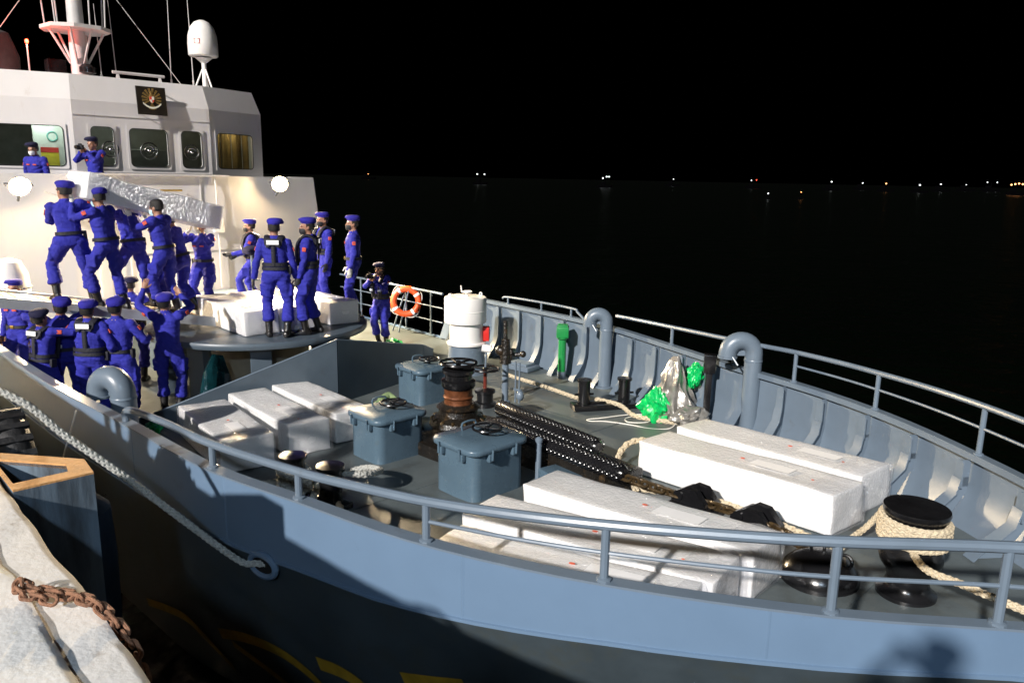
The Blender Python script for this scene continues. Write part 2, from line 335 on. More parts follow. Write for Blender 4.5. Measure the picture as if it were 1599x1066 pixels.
# weld seams on the deck plating
for x in (-10.4, -8.2, -6.05, -3.9, -1.9):
    g = G(); g.box((x, .2, zd(x) + .003), (.035, hbn(x) + hbf(x) - .3, .006)); obj('deck_seam', g, DECK, ship, 0)
for sg, hb, x0 in ((-1, hbn, -24), (1, hbf, -11.9)):
    g = G(); rings = []
    for x in [q * .25 for q in range(-96, 3)]:
        if x < x0: continue
        h = max(.02, hb(x) - .035); rings.append([V((x, sg * h, ZT - .02)), V((x, sg * max(.01, inb(hb, x, .75) + .01), .75)), V((x, sg * inb(hb, x, .6), .6)), V((x, sg * inb(hb, x, .45), .45)), V((x, sg * (inb(hb, x, zd(x) - .02) + .003), zd(x) - .02))])
    g.loft(rings, 0, False, False); obj('bulwark_plate', g, GREY, ship, 40)
    g = G(); rings = []
    for x in [q * .25 for q in range(-96, 3)] + [.58]:
        if x < x0: continue
        h = max(.0, hb(x)); rings.append([V((x, sg * (h + .012), ZT + .001)), V((x, sg * (h + .012), ZT + .016)), V((x, sg * max(0, h - .10), ZT + .016)), V((x, sg * max(0, h - .10), ZT - .045)), V((x, sg * max(0, h - .088), ZT - .045)), V((x, sg * max(0, h - .088), ZT + .001))])
    g.loft(rings, 0, True, True); obj('cap_rail', g, GREY, ship, 30)
# sloped end plate of the far bulwark
g = G(); g.prism([(-11.85, 0, ZT), (-12.3, 0, .03), (-11.85, 0, .03)], (0, hbf(-12) - .05, 0), (0, hbf(-12) - .02, 0)); obj('bulwark_end', g, GREY, ship, 0)
# bulwark stays: flange bar curving out to the deck, and a web behind it
def stay(sg, hb, x):
    dx = .1; sl = (hb(x + dx) - hb(x - dx)) / (2 * dx); t = V((1, sg * sl, 0)).normalized(); nrm = V((-t.y, t.x, 0)) * (1 if sg < 0 else -1)   # inboard
    base = V((x, sg * hb(x), 0)); z0 = zd(x); top = ZT - .1; ofs = lambda z: hb(x) - inb(hb, x, z) - .01
    prof = [(.10, top), (.105, top - .2), (.115, z0 + .42), (.14, z0 + .28), (.20, z0 + .16), (.26, z0 + .07), (.28, z0)]
    P = [base + nrm * (d + ofs(z)) + V((0, 0, z)) for d, z in prof]; g = G()
    W_ = [.022, .05, .055, .058, .06, .06, .062]; P = [P[0] + V((0, 0, .045)), P[0] + V((0, 0, .02))] + P[1:]; W_ = [.02, .045] + W_[1:]
    g.loft([[p - t * w + nrm * .007, p + t * w + nrm * .007, p + t * w - nrm * .007, p - t * w - nrm * .007] for p, w in zip(P, W_)])
    Q = [base + nrm * (ofs(p.z) + .005) + V((0, 0, p.z)) for p in P]
    g.loft([[a - t * .006, a + t * .006, b + t * .006 - nrm * .007, b - t * .006 - nrm * .007] for a, b in zip(Q, P)])
    return g
for x in [-1.195 - .575 * i for i in range(19)]: obj('bulwark_stay', stay(1, hbf, x), GREY, ship, 40)
for x in [-1.195 - .575 * i for i in range(12)]: obj('bulwark_stay', stay(-1, hbn, x), GREY, ship, 40)
for x in (-7.2, -5.55, -3.35, -1.75):
    g = G(); t_ = (hbn(x + .1) - hbn(x - .1)) / .2; g.loft([[V((x + a, -(hbn(x + a) + b), z)) for a, b in ((-.011, -.002), (-.004, .003), (.004, .003), (.011, -.002))] for z in (zk(x) + .02, ZT - .004)], 0, False, False); obj('hull_weld_seam', g, HULL, ship)
# fairlead lip and near-black disc, painted as the shade inside the mooring hole
for xx in (-5.12,):
    yy = -hbn(xx) - .012; sl = (hbn(xx + .1) - hbn(xx - .1)) / .2; M = Matrix.Rotation(-math.atan(sl) * 1, 3, 'Z') @ Matrix.Rotation(pi / 2, 3, 'X')
    g = G(); g.torus((xx, yy, .40), .085, .028, 24, 8, rot=M, sx=1.6); fl = obj('fairlead', g, HULL, ship)
    g = G(); g.lathe([(.02, -.004), (.085, -.004), (.085, .004), (.02, .004)], 24, (0, 0, 0)); g.v = [tuple(M @ V((p[0] * 1.6, p[1], p[2])) + V((xx, yy - .004, .40))) for p in g.v]; obj('opening_shade', g, mat('fairlead_shade', (.004, .004, .005), .7), fl)
# yellow painted hull marking strokes on the lower hull
def on_hull(x, z):
    k = zk(x); u = (k - .02 - z) / (k - ZW + .8); u = max(0, min(1, u)); return V((x, -hl(hbn, x, u) - .010, z))
for st, w in (([(-8.0, -1.19), (-7.4, -1.0), (-6.93, -.9), (-6.6, -1.0), (-6.34, -1.22)], .05), ([(-6.3, -.78), (-5.9, -.66), (-5.47, -.62), (-5.15, -.70), (-4.96, -.86), (-5.05, -1.0)], .06), ([(-6.15, -.84), (-5.8, -.95), (-5.4, -1.08)], .045), ([(-4.95, -.5), (-4.7, -.47), (-4.5, -.52), (-4.24, -.72)], .07), ([(-4.04, -.26), (-3.53, -.12)], .09)):
    P = catmull([(x, 0, z) for x, z in st], 5); g = G()
    g.loft([[on_hull(p.x, p.z + w), on_hull(p.x, p.z), on_hull(p.x, p.z - w)] for p in P], 0, False, False); obj('hull_marking', g, YELLOW, ship)

# ---- superstructure: lower house front with parapet
WY = .3
def poly_wall(g, pts, z0, z1, th=.06):
    pass
def facet(p0, p1, z0, z1, wins, name, m, parent, p0t=None, p1t=None):
    """flat wall panel from p0 to p1 with rectangular window openings (u0,u1,za,zb)"""
    p0, p1 = V(p0), V(p1); L = (p1 - p0).length; d = (p1 - p0) / L; n = V((-d.y, d.x, 0))
    if n.x < 0: n = -n
    us = sorted({0, L} | {w[0] for w in wins} | {w[1] for w in wins}); zs = sorted({z0, z1} | {w[2] for w in wins} | {w[3] for w in wins}); g = G()
    for a, b in zip(us, us[1:]):
        for c, e in zip(zs, zs[1:]):
            if any(w[0] - 1e-6 <= a and b <= w[1] + 1e-6 and w[2] - 1e-6 <= c and e <= w[3] + 1e-6 for w in wins): continue
            q = [p0 + d * a, p0 + d * b]; g.add([q[0] + V((0, 0, c)), q[1] + V((0, 0, c)), q[1] + V((0, 0, e)), q[0] + V((0, 0, e))], [(0, 1, 2, 3)])
    for w in wins:   # reveals
        for (a, c), (b, e) in (((w[0], w[2]), (w[1], w[2])), ((w[1], w[2]), (w[1], w[3])), ((w[1], w[3]), (w[0], w[3])), ((w[0], w[3]), (w[0], w[2]))):
            A = p0 + d * a + V((0, 0, c)); B_ = p0 + d * b + V((0, 0, e)); g.add([A, B_, B_ - n * .07, A - n * .07], [(0, 1, 2, 3)])
    o = obj(name, g, m, parent, 0); return p0, d, n
house = G()
plan_t = [(-16.35, -3.1), (-16.1, -1.35), (-16.1, 1.54), (-16.4, 3.72)]; plan_b = [(-16.35, -3.5), (-16.1, -1.6), (-16.1, 1.95), (-16.4, 4.1)]
lo = [V((x, y, 0)) for x, y in plan_b]; hi = [V((x, y, 3.22)) for x, y in plan_t]
bk = lambda L: [p + V((-.09, 0, 0)) for p in L]
house.loft([[a, b, c, d] for a, b, c, d in zip(lo, hi, bk(hi), bk(lo))]); obj('front_wall', house, WHITE, ship, 0)
g = G(); g.box((-16.1 + .02, .1, 3.23), (.14, 2.88, .03)); obj('parapet_cap', g, WHITE, ship, 0)
g = G(); g.add([(-16.45, 3.72, 3.22), (-22, 3.72, 3.22), (-22, 4.1, 0), (-16.45, 4.1, 0)], [(0, 1, 2, 3)]).add([(-16.45, -3.1, 3.22), (-22, -3.1, 3.22), (-22, -3.5, 0), (-16.45, -3.5, 0)], [(0, 1, 2, 3)]); obj('side_wall', g, WHITE, ship, 0)
g = G(); g.box((-18.2, .3, 2.2), (3.6, 6.6, .06)); obj('walkway_floor', g, DECK, ship, 0)
# ---- wheelhouse
A_, B__, C_, D_ = (-17.6, -2.5), (-17.1, -1.05), (-17.1, 1.65), (-17.6, 3.08)
Z0, Z1, Z2 = 2.2, 4.63, 5.12; wz = (3.36, 4.16)
ins = .16; Ai, Bi, Ci, Di = (-17.72, -2.36), (-17.1 - ins, -1.0), (-17.1 - ins, 1.6), (-17.72, 2.94)
WIN = []
for (p, q, wins, nm) in ((A_, B__, [(.12, 1.38, 3.34, 4.14)], 'wheelhouse_wall'), (B__, C_, [(.28, .74, *wz), (1.0, 1.79, *wz), (2.04, 2.51, *wz)], 'wheelhouse_wall'), (C_, D_, [(.14, 1.22, *wz)], 'wheelhouse_wall')):
    r = facet((*p, 0), (*q, 0), Z0, Z1, wins, nm, WHITE, ship)
    for w in wins: WIN.append((r, w))
g = G(); low = [V((*p, Z1)) for p in (A_, B__, C_, D_)] + [V((-22, 3.08, Z1)), V((-22, -2.5, Z1))]; top = [V((*p, Z2)) for p in (Ai, Bi, Ci, Di)] + [V((-22, 2.94, Z2)), V((-22, -2.36, Z2))]
g.loft([low, top], 0, False); g.add([p for p in top], [(0, 1, 2, 3, 4, 5)]); obj('wheelhouse_roof', g, WHITE, ship, 0)
g = G(); g.add([(-17.6, 3.08, Z0), (-22, 3.08, Z0), (-22, 3.08, Z1), (-17.6, 3.08, Z1)], [(0, 1, 2, 3)]).add([(-17.6, -2.5, Z0), (-22, -2.5, Z0), (-22, -2.5, Z1), (-17.6, -2.5, Z1)], [(0, 1, 2, 3)]); obj('wheelhouse_side', g, WHITE, ship, 0)
# interior of the wheelhouse
DINT = mat('interior_grey', (.14, .145, .135), .6, var=.2)
g = G(); g.box((-19.6, .3, 3.4), (.05, 5.4, 2.3)); g.box((-18.6, .3, 2.75), (2.0, 5.3, .05)); g.box((-18.6, .3, 4.55), (2.0, 5.3, .05)); obj('interior_wall', g, DINT, ship, 0)
g = G(); g.box((-18.15, -1.1, 3.5), (.04, .85, 2.0)); ip = obj('interior_partition', g, INT, ship, 0)
g = G(); g.torus((-18.12, -1.18, 3.95), .09, .014, 20, 6, rot=Matrix.Rotation(pi / 2, 3, 'Y')); obj('clock', g, mat('clock_rim', (.2, .5, .45), .4), ip)
g = G(); g.box((-18.12, -1.25, 3.52), (.01, .32, .34)); obj('poster', g, POSTY, ip, 0); g = G(); g.box((-18.115, -1.25, 3.68), (.01, .32, .10)); obj('poster', g, POSTR, ip, 0)
g = G(); g.box((-18.0, .9, 3.5), (.3, 1.6, .5), bev=.03); obj('console', g, DINT, ship, 0)
for k in range(7):
    g = G(); g.tube([(-17.75 - .1 * (k % 2) - .03 * k, 1.98 + .14 * k, 3.2), (-17.75 - .1 * (k % 2) - .03 * k, 1.98 + .14 * k, 4.3)], .075, 8); obj('curtain_fold', g, CURT, ship)
il = bpy.data.lights.new('interior_light', 'POINT'); il.energy = 26; il.color = (.85, 1, .9); il.shadow_soft_size = .08; io = bpy.data.objects.new('interior_light', il); COL.objects.link(io); io.location = (-17.75, -1.35, 4.4); io.parent = ship
il2 = bpy.data.lights.new('interior_light', 'POINT'); il2.energy = 9; il2.color = (1, .8, .45); il2.shadow_soft_size = .06; io2 = bpy.data.objects.new('interior_light', il2); COL.objects.link(io2); io2.location = (-17.68, 2.3, 4.4); io2.parent = ship
centre_fill = bpy.data.lights.new('interior_light', 'POINT'); centre_fill.energy = 22; centre_fill.color = (.95, 1, .85); centre_fill.shadow_soft_size = .08; centre_fill_ob = bpy.data.objects.new('interior_light', centre_fill); COL.objects.link(centre_fill_ob); centre_fill_ob.location = (-18.3, .5, 4.45); centre_fill_ob.parent = ship  # added fill light, brightens the room behind the dark centre windows
def rrect(w, h, r, n=5):
    out = []
    for cx, cy, a0 in ((w - r, h - r, 0), (-w + r, h - r, 90), (-w + r, -h + r, 180), (w - r, -h + r, 270)):
        for k in range(n + 1): a = RAD(a0 + 90 * k / n); out.append((cx + r * cos(a), cy + r * sin(a)))
    return out
for i, ((p0, d, n), w) in enumerate(WIN):
    c = p0 + d * ((w[0] + w[1]) / 2) + V((0, 0, (w[2] + w[3]) / 2)); hw, hh = (w[1] - w[0]) / 2, (w[3] - w[2]) / 2; Z = V((0, 0, 1))
    # corner-rounding frame plate with a rounded hole, then rubber gasket and pane
    inn = rrect(hw - .02, hh - .02, .09); out = rrect(hw + .03, hh + .03, .03); g = G(); P = lambda L, o: [c + d * a + Z * b + n * o for a, b in L]
    g.loft([P(out, .012), P(out, .022), P(inn, .022), P(inn, -.03)], 0, False); wf = obj('window', g, WHITE, ship, 30)
    g = G(); g.tube([c + d * a + Z * b + n * .024 for a, b in inn], .009, 6, loop=True); obj('gasket', g, FRAMEB, wf)
    g = G(); L2 = rrect(hw - .018, hh - .018, .09); g.add(P(L2, -.012), [tuple(range(len(L2)))]); obj('pane', g, GLASS, wf, 0)
    if 1 <= i <= 3:
        cc = c + n * .0 + d * (0.0 if i == 2 else (.14 if i == 1 else 0)) - Z * .05; M = Matrix((d, Z, n)).transposed(); rr = .165 if i == 2 else .15
        g = G(); g.torus(cc, rr, .016, 24, 6, rot=M); g.torus(cc, rr * .55, .006, 20, 5, rot=M); g.box(cc, (2 * rr, .03, .02), rot=M); g.ell(cc, (.04, .04, .03), M); obj('clear_view_screen', g, CHROME, wf)
for (x, y, z, sx, sy, sz) in ((-16.088, .1, 1.7, .012, 3.2, .02), (-16.088, -.5, 1.6, .012, .018, 3.2), (-16.088, .95, 1.6, .012, .018, 3.2), (-17.092, .3, 4.36, .012, 2.7, .014), (-17.092, .3, 3.26, .012, 2.7, .014)):
    g = G(); g.box((x, y, z), (sx, sy, sz)); obj('weld_seam', g, WHITE, ship, 0)
g = G(); g.tube([(-16.03, 1.25, .9), (-16.03, 1.25, 2.9), (-16.06, 1.25, 3.2)], .018, 8); obj('cable_pipe', g, WHITE, ship)
g = G(); g.tube([(-16.03, -1.1, .9), (-16.03, -1.1, 2.6), (-16.03, -1.9, 2.9)], .014, 8); obj('cable_pipe', g, WHITE, ship)
g = G(); g.box((-16.02, 1.25, 2.2), (.1, .22, .28), bev=.015); obj('junction_box', g, WHITE, ship)
# grab handle on front wall
g = G(); g.tube([(-16.06, .15, 2.93), (-15.96, .15, 2.93), (-15.96, .52, 2.93), (-16.06, .52, 2.93)], .018, 8); obj('grab_handle', g, BRASS, ship)
# ---- breakwater plate across the foredeck
g = G()
def plate(g, a, b, th=.02):
    (ax, ay, z0a, z1a), (bx, by, z0b, z1b) = a, b; d = V((bx - ax, by - ay, 0)).normalized(); n = V((-d.y, d.x, 0)) * th / 2
    P = [V((ax, ay, z0a)), V((bx, by, z0b)), V((bx, by, z1b)), V((ax, ay, z1a))]; g.add([p - n for p in P] + [p + n for p in P], [(3, 2, 1, 0), (4, 5, 6, 7), (0, 1, 5, 4), (1, 2, 6, 5), (2, 3, 7, 6), (3, 0, 4, 7)])
br = thing('breakwater', 'grey V-shaped steel breakwater plate between wrapped boxes and round platform', 'breakwater')
g = G(); plate(g, (-9.6, .15, -.01, .95), (-10.2, -1.95, -.01, .24)); plate(g, (-10.205, -1.955, -.01, .24), (-10.35, -2.5, -.01, .08)); obj('plate', g, DGREY, br, 0)
g = G(); plate(g, (-9.605, .165, -.01, .95), (-10.1, 2.1, -.01, .52)); plate(g, (-10.1, 2.11, -.01, .52), (-10.17, 2.36, -.01, .4)); obj('plate', g, DGREY, br, 0)
g = G(); g.tube([(-10.35, -2.5, .085), (-10.2, -1.95, .25), (-9.6, .155, .96), (-10.1, 2.1, .53), (-10.17, 2.36, .41)], .014, 6); obj('edge_bar', g, GREY, br)
for (x, y, z) in ((-9.75, -.35, .75), (-9.95, -1.05, .5), (-9.76, .75, .8), (-9.95, 1.5, .62)):
    g = G(); g.prism([(x - .02, y, 0), (x - .02, y, z * .9), (x - .3, y, 0)], (0, -.008, 0), (0, .008, 0)); obj('bracket', g, DGREY, br, 0)
# ---- round platform on pillars
plt = thing('round_platform', 'round raised grey gun platform on pillars in front of the wheelhouse', 'platform', (-11.5, -.1, 0))
g = G(); g.lathe([(.05, .86), (1.6, .86), (1.68, .875), (1.69, .9), (1.69, .95), (1.675, .97), (.05, .972)], 72); obj('platform_top', g, DGREY, plt, 40)
for k in range(9):
    a = 2 * pi * k / 9 + .25; g = G(); g.box((1.35 * cos(a), 1.35 * sin(a), .43), (.12, .3, .86), a, bev=.012); obj('pillar', g, DGREY, plt, 0)
g = G(); g.lathe([(.75, 0), (.75, .86)], 28); obj('drum', g, mat('platform_drum', (.35, .30, .22), .6), plt)
g = G(); g.box((-3.1, .25, .43), (2.9, 2.6, .86)); obj('trunk', g, DGREY, plt, 0)
tp = G(); tp.tube([(-10.55, -1.35, .05), (-10.45, -1.3, .25), (-10.5, -1.25, .5), (-10.62, -1.2, .72)], [(.25, .12), (.33, .16), (.27, .15), (.12, .08)], 14)
tp.v = [tuple(V(p) + noise.noise_vector(V(p) * 9) * .05) for p in tp.v]; tag(obj('plastic_bag', tp, TEAL, None, 0), 'dark teal crumpled plastic sheet tucked under the round platform', 'plastic sheet')

# ---- guard rails
def rail(name, label, pts, posts, rt=.033, mids=(), rp=.027):
    t = thing(name, label, 'railing', group='guard rails of the ship'); g = G(); g.tube(catmull(pts, 5), rt, 10); obj('top_rail', g, GREY, t)
    for b, tp_ in posts:
        g = G(); g.tube([b, tp_], rp, 10); g.lathe([(rp * 1.7, 0), (rp * 1.7, .012), (rp, .02)], 10, b); obj('post', g, GREY, t)
    for m_ in mids: g = G(); g.tube(catmull(m_, 5), .013, 8); obj('mid_rail', g, GREY, t)
    return t
HN = [(-7.4, .13), (-6.6, .2), (-5.76, .21), (-4.78, .215), (-3.64, .285), (-2.56, .36), (-1.51, .43), (-.85, .46), (.4, .5)]
HF = [(-7.5, .2), (-6.13, .27), (-4.93, .33), (-3.99, .37), (-2.9, .40), (-1.74, .45), (.4, .5)]
nr = lambda x, k=1, dz=0: V((x, -(hbn(x) - .045), ZT + .016 + (interp(x, HN) - .016) * k + dz)); fr_ = lambda x, k=1: V((x, hbf(x) - .045, ZT + .016 + (interp(x, HF) - .016) * k))
xs = [-7.35, -6.6, -5.76, -4.78, -4.2, -3.64, -3.1, -2.56, -2, -1.51, -.85, -.3, .2, .5]
rail('guard_rail', 'pale blue-grey pipe rail along the near bulwark beside the quay', [nr(-7.42, 0)] + [nr(x) for x in xs], [(nr(x, 0), nr(x)) for x in (-5.76, -4.78, -3.64, -2.56, -1.51, -.85, -.2)], mids=[[nr(x, .5) for x in xs[5:]]])
xs = [-7.45, -6.8, -6.13, -5.5, -4.93, -4.4, -3.99, -3.4, -2.9, -2.3, -1.74, -1.2, -.7, -.2, .3, .5]
rail('guard_rail', 'pipe rail on top of the far bulwark running to the bow', [fr_(x) for x in xs], [(fr_(x, 0), fr_(x)) for x in (-6.13, -4.93, -3.99, -2.9, -1.74, -.8)], .028, [[fr_(x, .55) for x in xs[6:]]], .024)
fy = lambda x: hbf(x) - .05
rail('guard_rail', 'short low pipe rail on the far bulwark between white tank and green vent', [(-10.35, fy(-10.35), 1.10), (-10.2, fy(-10.2), 1.14), (-9.3, fy(-9.3), 1.16), (-8.5, fy(-8.5), 1.16), (-8.4, fy(-8.4), 1.12), (-8.22, fy(-8.2), 1.02)], [((x, fy(x), 1.016), (x, fy(x), 1.15)) for x in (-10.2, -9.3, -8.55)], .02, (), .018)
xs = [-12.2, -13, -14, -15, -16.2]
rail('guard_rail', 'open three-bar pipe rail on far side behind the standing men', [(x, fy(x), .95) for x in xs], [((x, fy(x), .05), (x, fy(x), .95)) for x in (-12.6, -13.5, -14.4, -15.3)], .024, [[(x, fy(x), z) for x in xs] for z in (.65, .35)], .022)

# ================================================================== DECK FITTINGS AND CARGO
def wheel(g, c, R, r=.014, M=None, spokes=4, m=0):
    M = M or Matrix.Identity(3); g.torus(c, R, r, 24, 7, rot=M, m=m); g.ell(c, (R * .2, R * .2, R * .14), M, m=m)
    for k in range(spokes): a = 2 * pi * k / spokes + .4; g.tube([V(c), V(c) + M @ V((R * cos(a), R * sin(a), 0))], r * .75, 6, m)
def hatch(label, x, y, sx, sy, h, rz=0):
    t = thing('access_hatch', label, 'hatch', (x, y, zd(x)), rz, 'raised deck access hatches')
    def rr(w, d, z, r): return [V((a, b, z)) for a, b in rrect(w / 2, d / 2, r)]
    g = G(); g.loft([rr(sx, sy, 0, .1), rr(sx, sy, h - .05, .1)]); obj('coaming', g, HATCH, t)
    g = G(); g.loft([rr(sx + .07, sy + .07, h - .06, .12), rr(sx + .09, sy + .09, h - .05, .13), rr(sx + .09, sy + .09, h - .012, .13), rr(sx + .07, sy + .07, h, .12), rr(sx * .55, sy * .55, h + .02, .1)]); lid = obj('lid', g, HATCH, t, 50)
    g = G(); wheel(g, (.05, .05, h + .09), .15, .013); g.tube([(.05, .05, h), (.05, .05, h + .09)], .02, 8); obj('hand_wheel', g, BLACK, t)
    g = G(); g.tube(catmull([(-.22, -.05, h), (-.22, -.05, h + .09), (-.22, .12, h + .09), (-.22, .12, h)], 3), .011, 7); obj('lid_handle', g, HATCH, t)
    for px, py, a in ((sx / 2, -.16, 0), (sx / 2, .16, 0), (-.16, -sy / 2, -pi / 2), (.16, -sy / 2, -pi / 2), (-.05, sy / 2, pi / 2)):
        M = Matrix.Rotation(a, 3, 'Z'); g = G(); g.box(V((px, py, h - .1)) + M @ V((.03, 0, 0)), (.05, .07, .08), rot=M, bev=.008); g.tube([V((px, py, h - .12)) + M @ V((.06, 0, 0)), V((px, py, h - .01)) + M @ V((.065, 0, 0))], .012, 7); obj('latch', g, HATCH, t)
    return t
hatch('raised grey hatch beside the wrapped boxes at the breakwater, lit by floodlight', -7.22, -.62, .6, .66, .54)
hatch('raised grey hatch nearest the quay rail with black hand wheel on its lid', -5.6, -.6, .62, .7, .56)
hatch('raised grey hatch in front of the white tank, farthest of the three', -8.95, 1.25, .6, .62, .54)

# anchor windlass / capstan
t = thing('capstan', 'black and rust-brown anchor capstan with hand wheel on top', 'capstan', (-7.0, .28, zd(-7)))
g = G(); g.lathe([(.42, 0), (.42, .06), (.33, .1), (.32, .2), (.36, .24), (.34, .3), (.25, .36), (.24, .42), (.27, .45), (.2, .5)], 32); obj('base', g, GREASE, t)
g = G(); g.lathe([(.185, .46), (.175, .5), (.175, .56), (.19, .58), (.175, .6), (.175, .68), (.185, .7)], 28); obj('drum', g, RUSTDRUM, t)
g = G(); g.lathe([(.19, .69), (.21, .72), (.21, .78), (.17, .8), (.17, .86), (.2, .88), (.2, .92), (.12, .94), (.03, .95)], 28); obj('cap', g, BLACK, t)
g = G(); wheel(g, (0, 0, 1.0), .22, .018, spokes=5); g.tube([(0, 0, .93), (0, 0, 1.0)], .03, 8); obj('hand_wheel', g, BLACK, t)
g = G(); g.tube([(-.55, -.15, .12), (-.2, -.05, .14)], [.09, .12], 14); g.tube([(-.75, -.2, .12), (-.55, -.15, .12)], .035, 10); obj('motor', g, HATCH, t)
g = G()
for k in range(14): a = 2 * pi * k / 14; g.ell((.30 * cos(a), .30 * sin(a), .30), (.05, .03, .035), Matrix.Rotation(a, 3, 'Z'), 8, 5)
obj('chain_wheel', g, GCHAIN, t)
# knobbly black guide rollers for the anchor gear, on a black bed
def knobby(name, label, a, b, r):
    t = thing(name, label, 'guide tube', group='black studded guide tubes'); a, b = V(a), V(b); g = G(); g.tube([a, a + (b - a) * .03, b - (b - a) * .03, b], [r * .6, r, r, r * .6], 20); obj('tube_body', g, BLACK, t)
    L = (b - a).length; d = (b - a) / L; u = V((0, 0, 1)) - d * d.z; u.normalize(); w = d.cross(u); n = int(L / .032); g = G()
    for i in range(n):
        for j in range(18):
            an = 2 * pi * (j + .5 * (i % 2)) / 18; o = u * sin(an) + w * cos(an); c = a + d * (.03 + i * .032) + o * r
            e = .011; g.add([c + d * e, c + o.cross(d) * e, c - d * e, c - o.cross(d) * e, c + o * .008], [(0, 1, 4), (1, 2, 4), (2, 3, 4), (3, 0, 4)])
    s = obj('studs', g, BLACK, t, 0); s['kind'] = 'stuff'
    return t
knobby('guide_tube', 'black studded guide tube running forward from the capstan, farther one', (-6.75, .72, .5), (-4.95, .52, .50), .095)
knobby('guide_tube', 'black studded guide tube nearer the quay, ending at the greasy chain', (-6.25, .28, .48), (-4.25, .08, .52), .095)
t = thing('windlass_bed', 'black steel bed carrying the studded guide tubes', 'steel frame'); g = G(); g.box((-5.5, .4, .25), (2.2, .5, .36), RAD(-5), bev=.02); obj('bed', g, GREASE, t)
for x, y in ((-6.4, .7), (-5.1, .55), (-6.0, .25), (-4.45, .1)): g = G(); g.box((x, y, .35), (.08, .26, .25), bev=.01); obj('cradle', g, GREASE, t)
g = G(); g.box((-6.75, .0, .16), (.9, .8, .18), bev=.03); g.box((-7.15, .75, .14), (.7, .4, .2), .2, bev=.03); obj('gear_case', g, GREASE, t)
t = thing('grey_tray', 'small grey steel tray beside the black windlass bed', 'tray'); g = G(); g.box((-5.02, .02, .27), (.42, .3, .14), RAD(-8), bev=.015); obj('tray_box', g, HATCH, t)
t = thing('stub_post', 'thin grey capped pipe post behind the near wrapped boxes', 'post', (-5.32, -.02, zd(-5.3))); g = G(); g.tube([(0, 0, 0), (0, 0, .42)], .033, 12); obj('pipe', g, GREY, t); g = G(); g.lathe([(.04, .42), (.042, .45), (.02, .47), (.004, .475)], 12); obj('cap', g, GREY, t)
# anchor chain, link by link
def link_mesh(R, L, r):
    g = G(); P = []
    for k in range(20):
        a = 2 * pi * k / 20; P.append(V((R * cos(a), R * sin(a) + (L if sin(a) > 0 else -L), 0)))
    g.tube(P, r, 7, loop=True, ref=(0, 0, 1)); return g
def chain(name, label, pts, R, L, r, m, step):
    t = thing(name, label, 'chain'); P = resample(catmull(pts, 10), step); me = None
    for i in range(len(P) - 1):
        if me is None: o = obj('link', link_mesh(R, L, r), m, t); me = o.data
        else: o = bpy.data.objects.new('link', me); COL.objects.link(o); o.parent = t
        d = (P[i + 1] - P[i]).normalized(); q = d.to_track_quat('Y', 'Z').to_matrix() @ Matrix.Rotation((pi / 2 if i % 2 else 0) + random.uniform(-.25, .25) + .5, 3, 'Y')
        o.matrix_local = Matrix.Translation((P[i] + P[i + 1]) / 2) @ q.to_4x4()
    return t
chain('anchor_chain', 'greasy brown anchor chain lying between the boxes towards the bow', [(-4.3, .07, .5), (-3.95, .16, .46), (-3.6, .28, .42), (-3.15, .28, .44), (-2.8, .2, .46), (-2.4, .0, .5), (-2.2, -.1, .42)], .036, .034, .016, GCHAIN, .085)
for lab, x, y in (('black chain stopper jaw on the anchor chain, nearer the capstan', -3.6, .32), ('black chain stopper jaw on the anchor chain, nearer the bow', -2.95, .26)):
    t = thing('chain_stopper', lab, 'chain stopper', (x, y, zd(x)), RAD(-4), 'chain stoppers')
    g = G(); g.box((0, 0, .05), (.42, .34, .10), bev=.02); obj('base', g, BLACK, t)
    for s in (-1, 1): g = G(); g.prism([(-.2, .08 * s, .05), (-.2, .08 * s, .16), (-.06, .08 * s, .26), (.06, .08 * s, .26), (.18, .08 * s, .14), (.22, .08 * s, .05)], (0, -.035, 0), (0, .035, 0)); obj('cheek', g, BLACK, t, 0)
    g = G(); g.tube([(-.12, -.13, .17), (-.12, .13, .17)], .05, 12); obj('roller', g, BLACK, t)
t = thing('hawse_cover', 'black dome-like hawse pipe cover at the end of the anchor chain', 'hawse pipe', (-2.22, -.12, zd(-2.2)), .2)
g = G(); g.lathe([(.29, 0), (.29, .04), (.265, .10), (.2, .17), (.12, .2), (.02, .205)], 28); obj('dome', g, BLACK, t)
g = G(); g.torus((-.05, .1, .21), .05, .013, 16, 7, rot=Matrix.Rotation(pi / 2, 3, 'X')); obj('ring_bolt', g, BLACK, t); g = G(); g.torus((.17, .0, .19), .05, .013, 16, 7, rot=Matrix.Rotation(1.2, 3, 'X')); obj('ring_bolt', g, BLACK, t)
# mooring bollards
t = thing('mooring_bollard', 'thick black bollard near the bow wrapped with cream rope', 'bollard', (-1.67, .1, zd(-1.67)), 0, 'mooring bollards')
g = G(); g.lathe([(.205, 0), (.205, .03), (.165, .06), (.14, .12), (.155, .19), (.20, .25), (.215, .30), (.21, .36), (.19, .4), (.185, .6), (.215, .63), (.225, .66), (.22, .68), (.02, .685)], 40); obj('bollard_body', g, BLACK, t, 40)
def helix(c, r, z0, z1, turns, a0=0, n=20): return [V(c) + V((r * cos(a0 + 2 * pi * turns * i / (turns * n)), r * sin(a0 + 2 * pi * turns * i / (turns * n)), z0 + (z1 - z0) * i / (turns * n))) for i in range(int(turns * n) + 1)]
c = V((-1.67, .1, zd(-1.67)))
pts = [V((-2.25, .22, .42)), V((-2.27, .55, .43)), V((-2.22, .75, .5)), V((-2.08, .72, .72))] + helix(c, .222, .60, .43, 5, 2.2, 10) + [V((-1.5, -.22, .78)), V((-1.2, -.34, .8)), V((-.7, -.45, .82)), V((-.2, -.55, .86))]
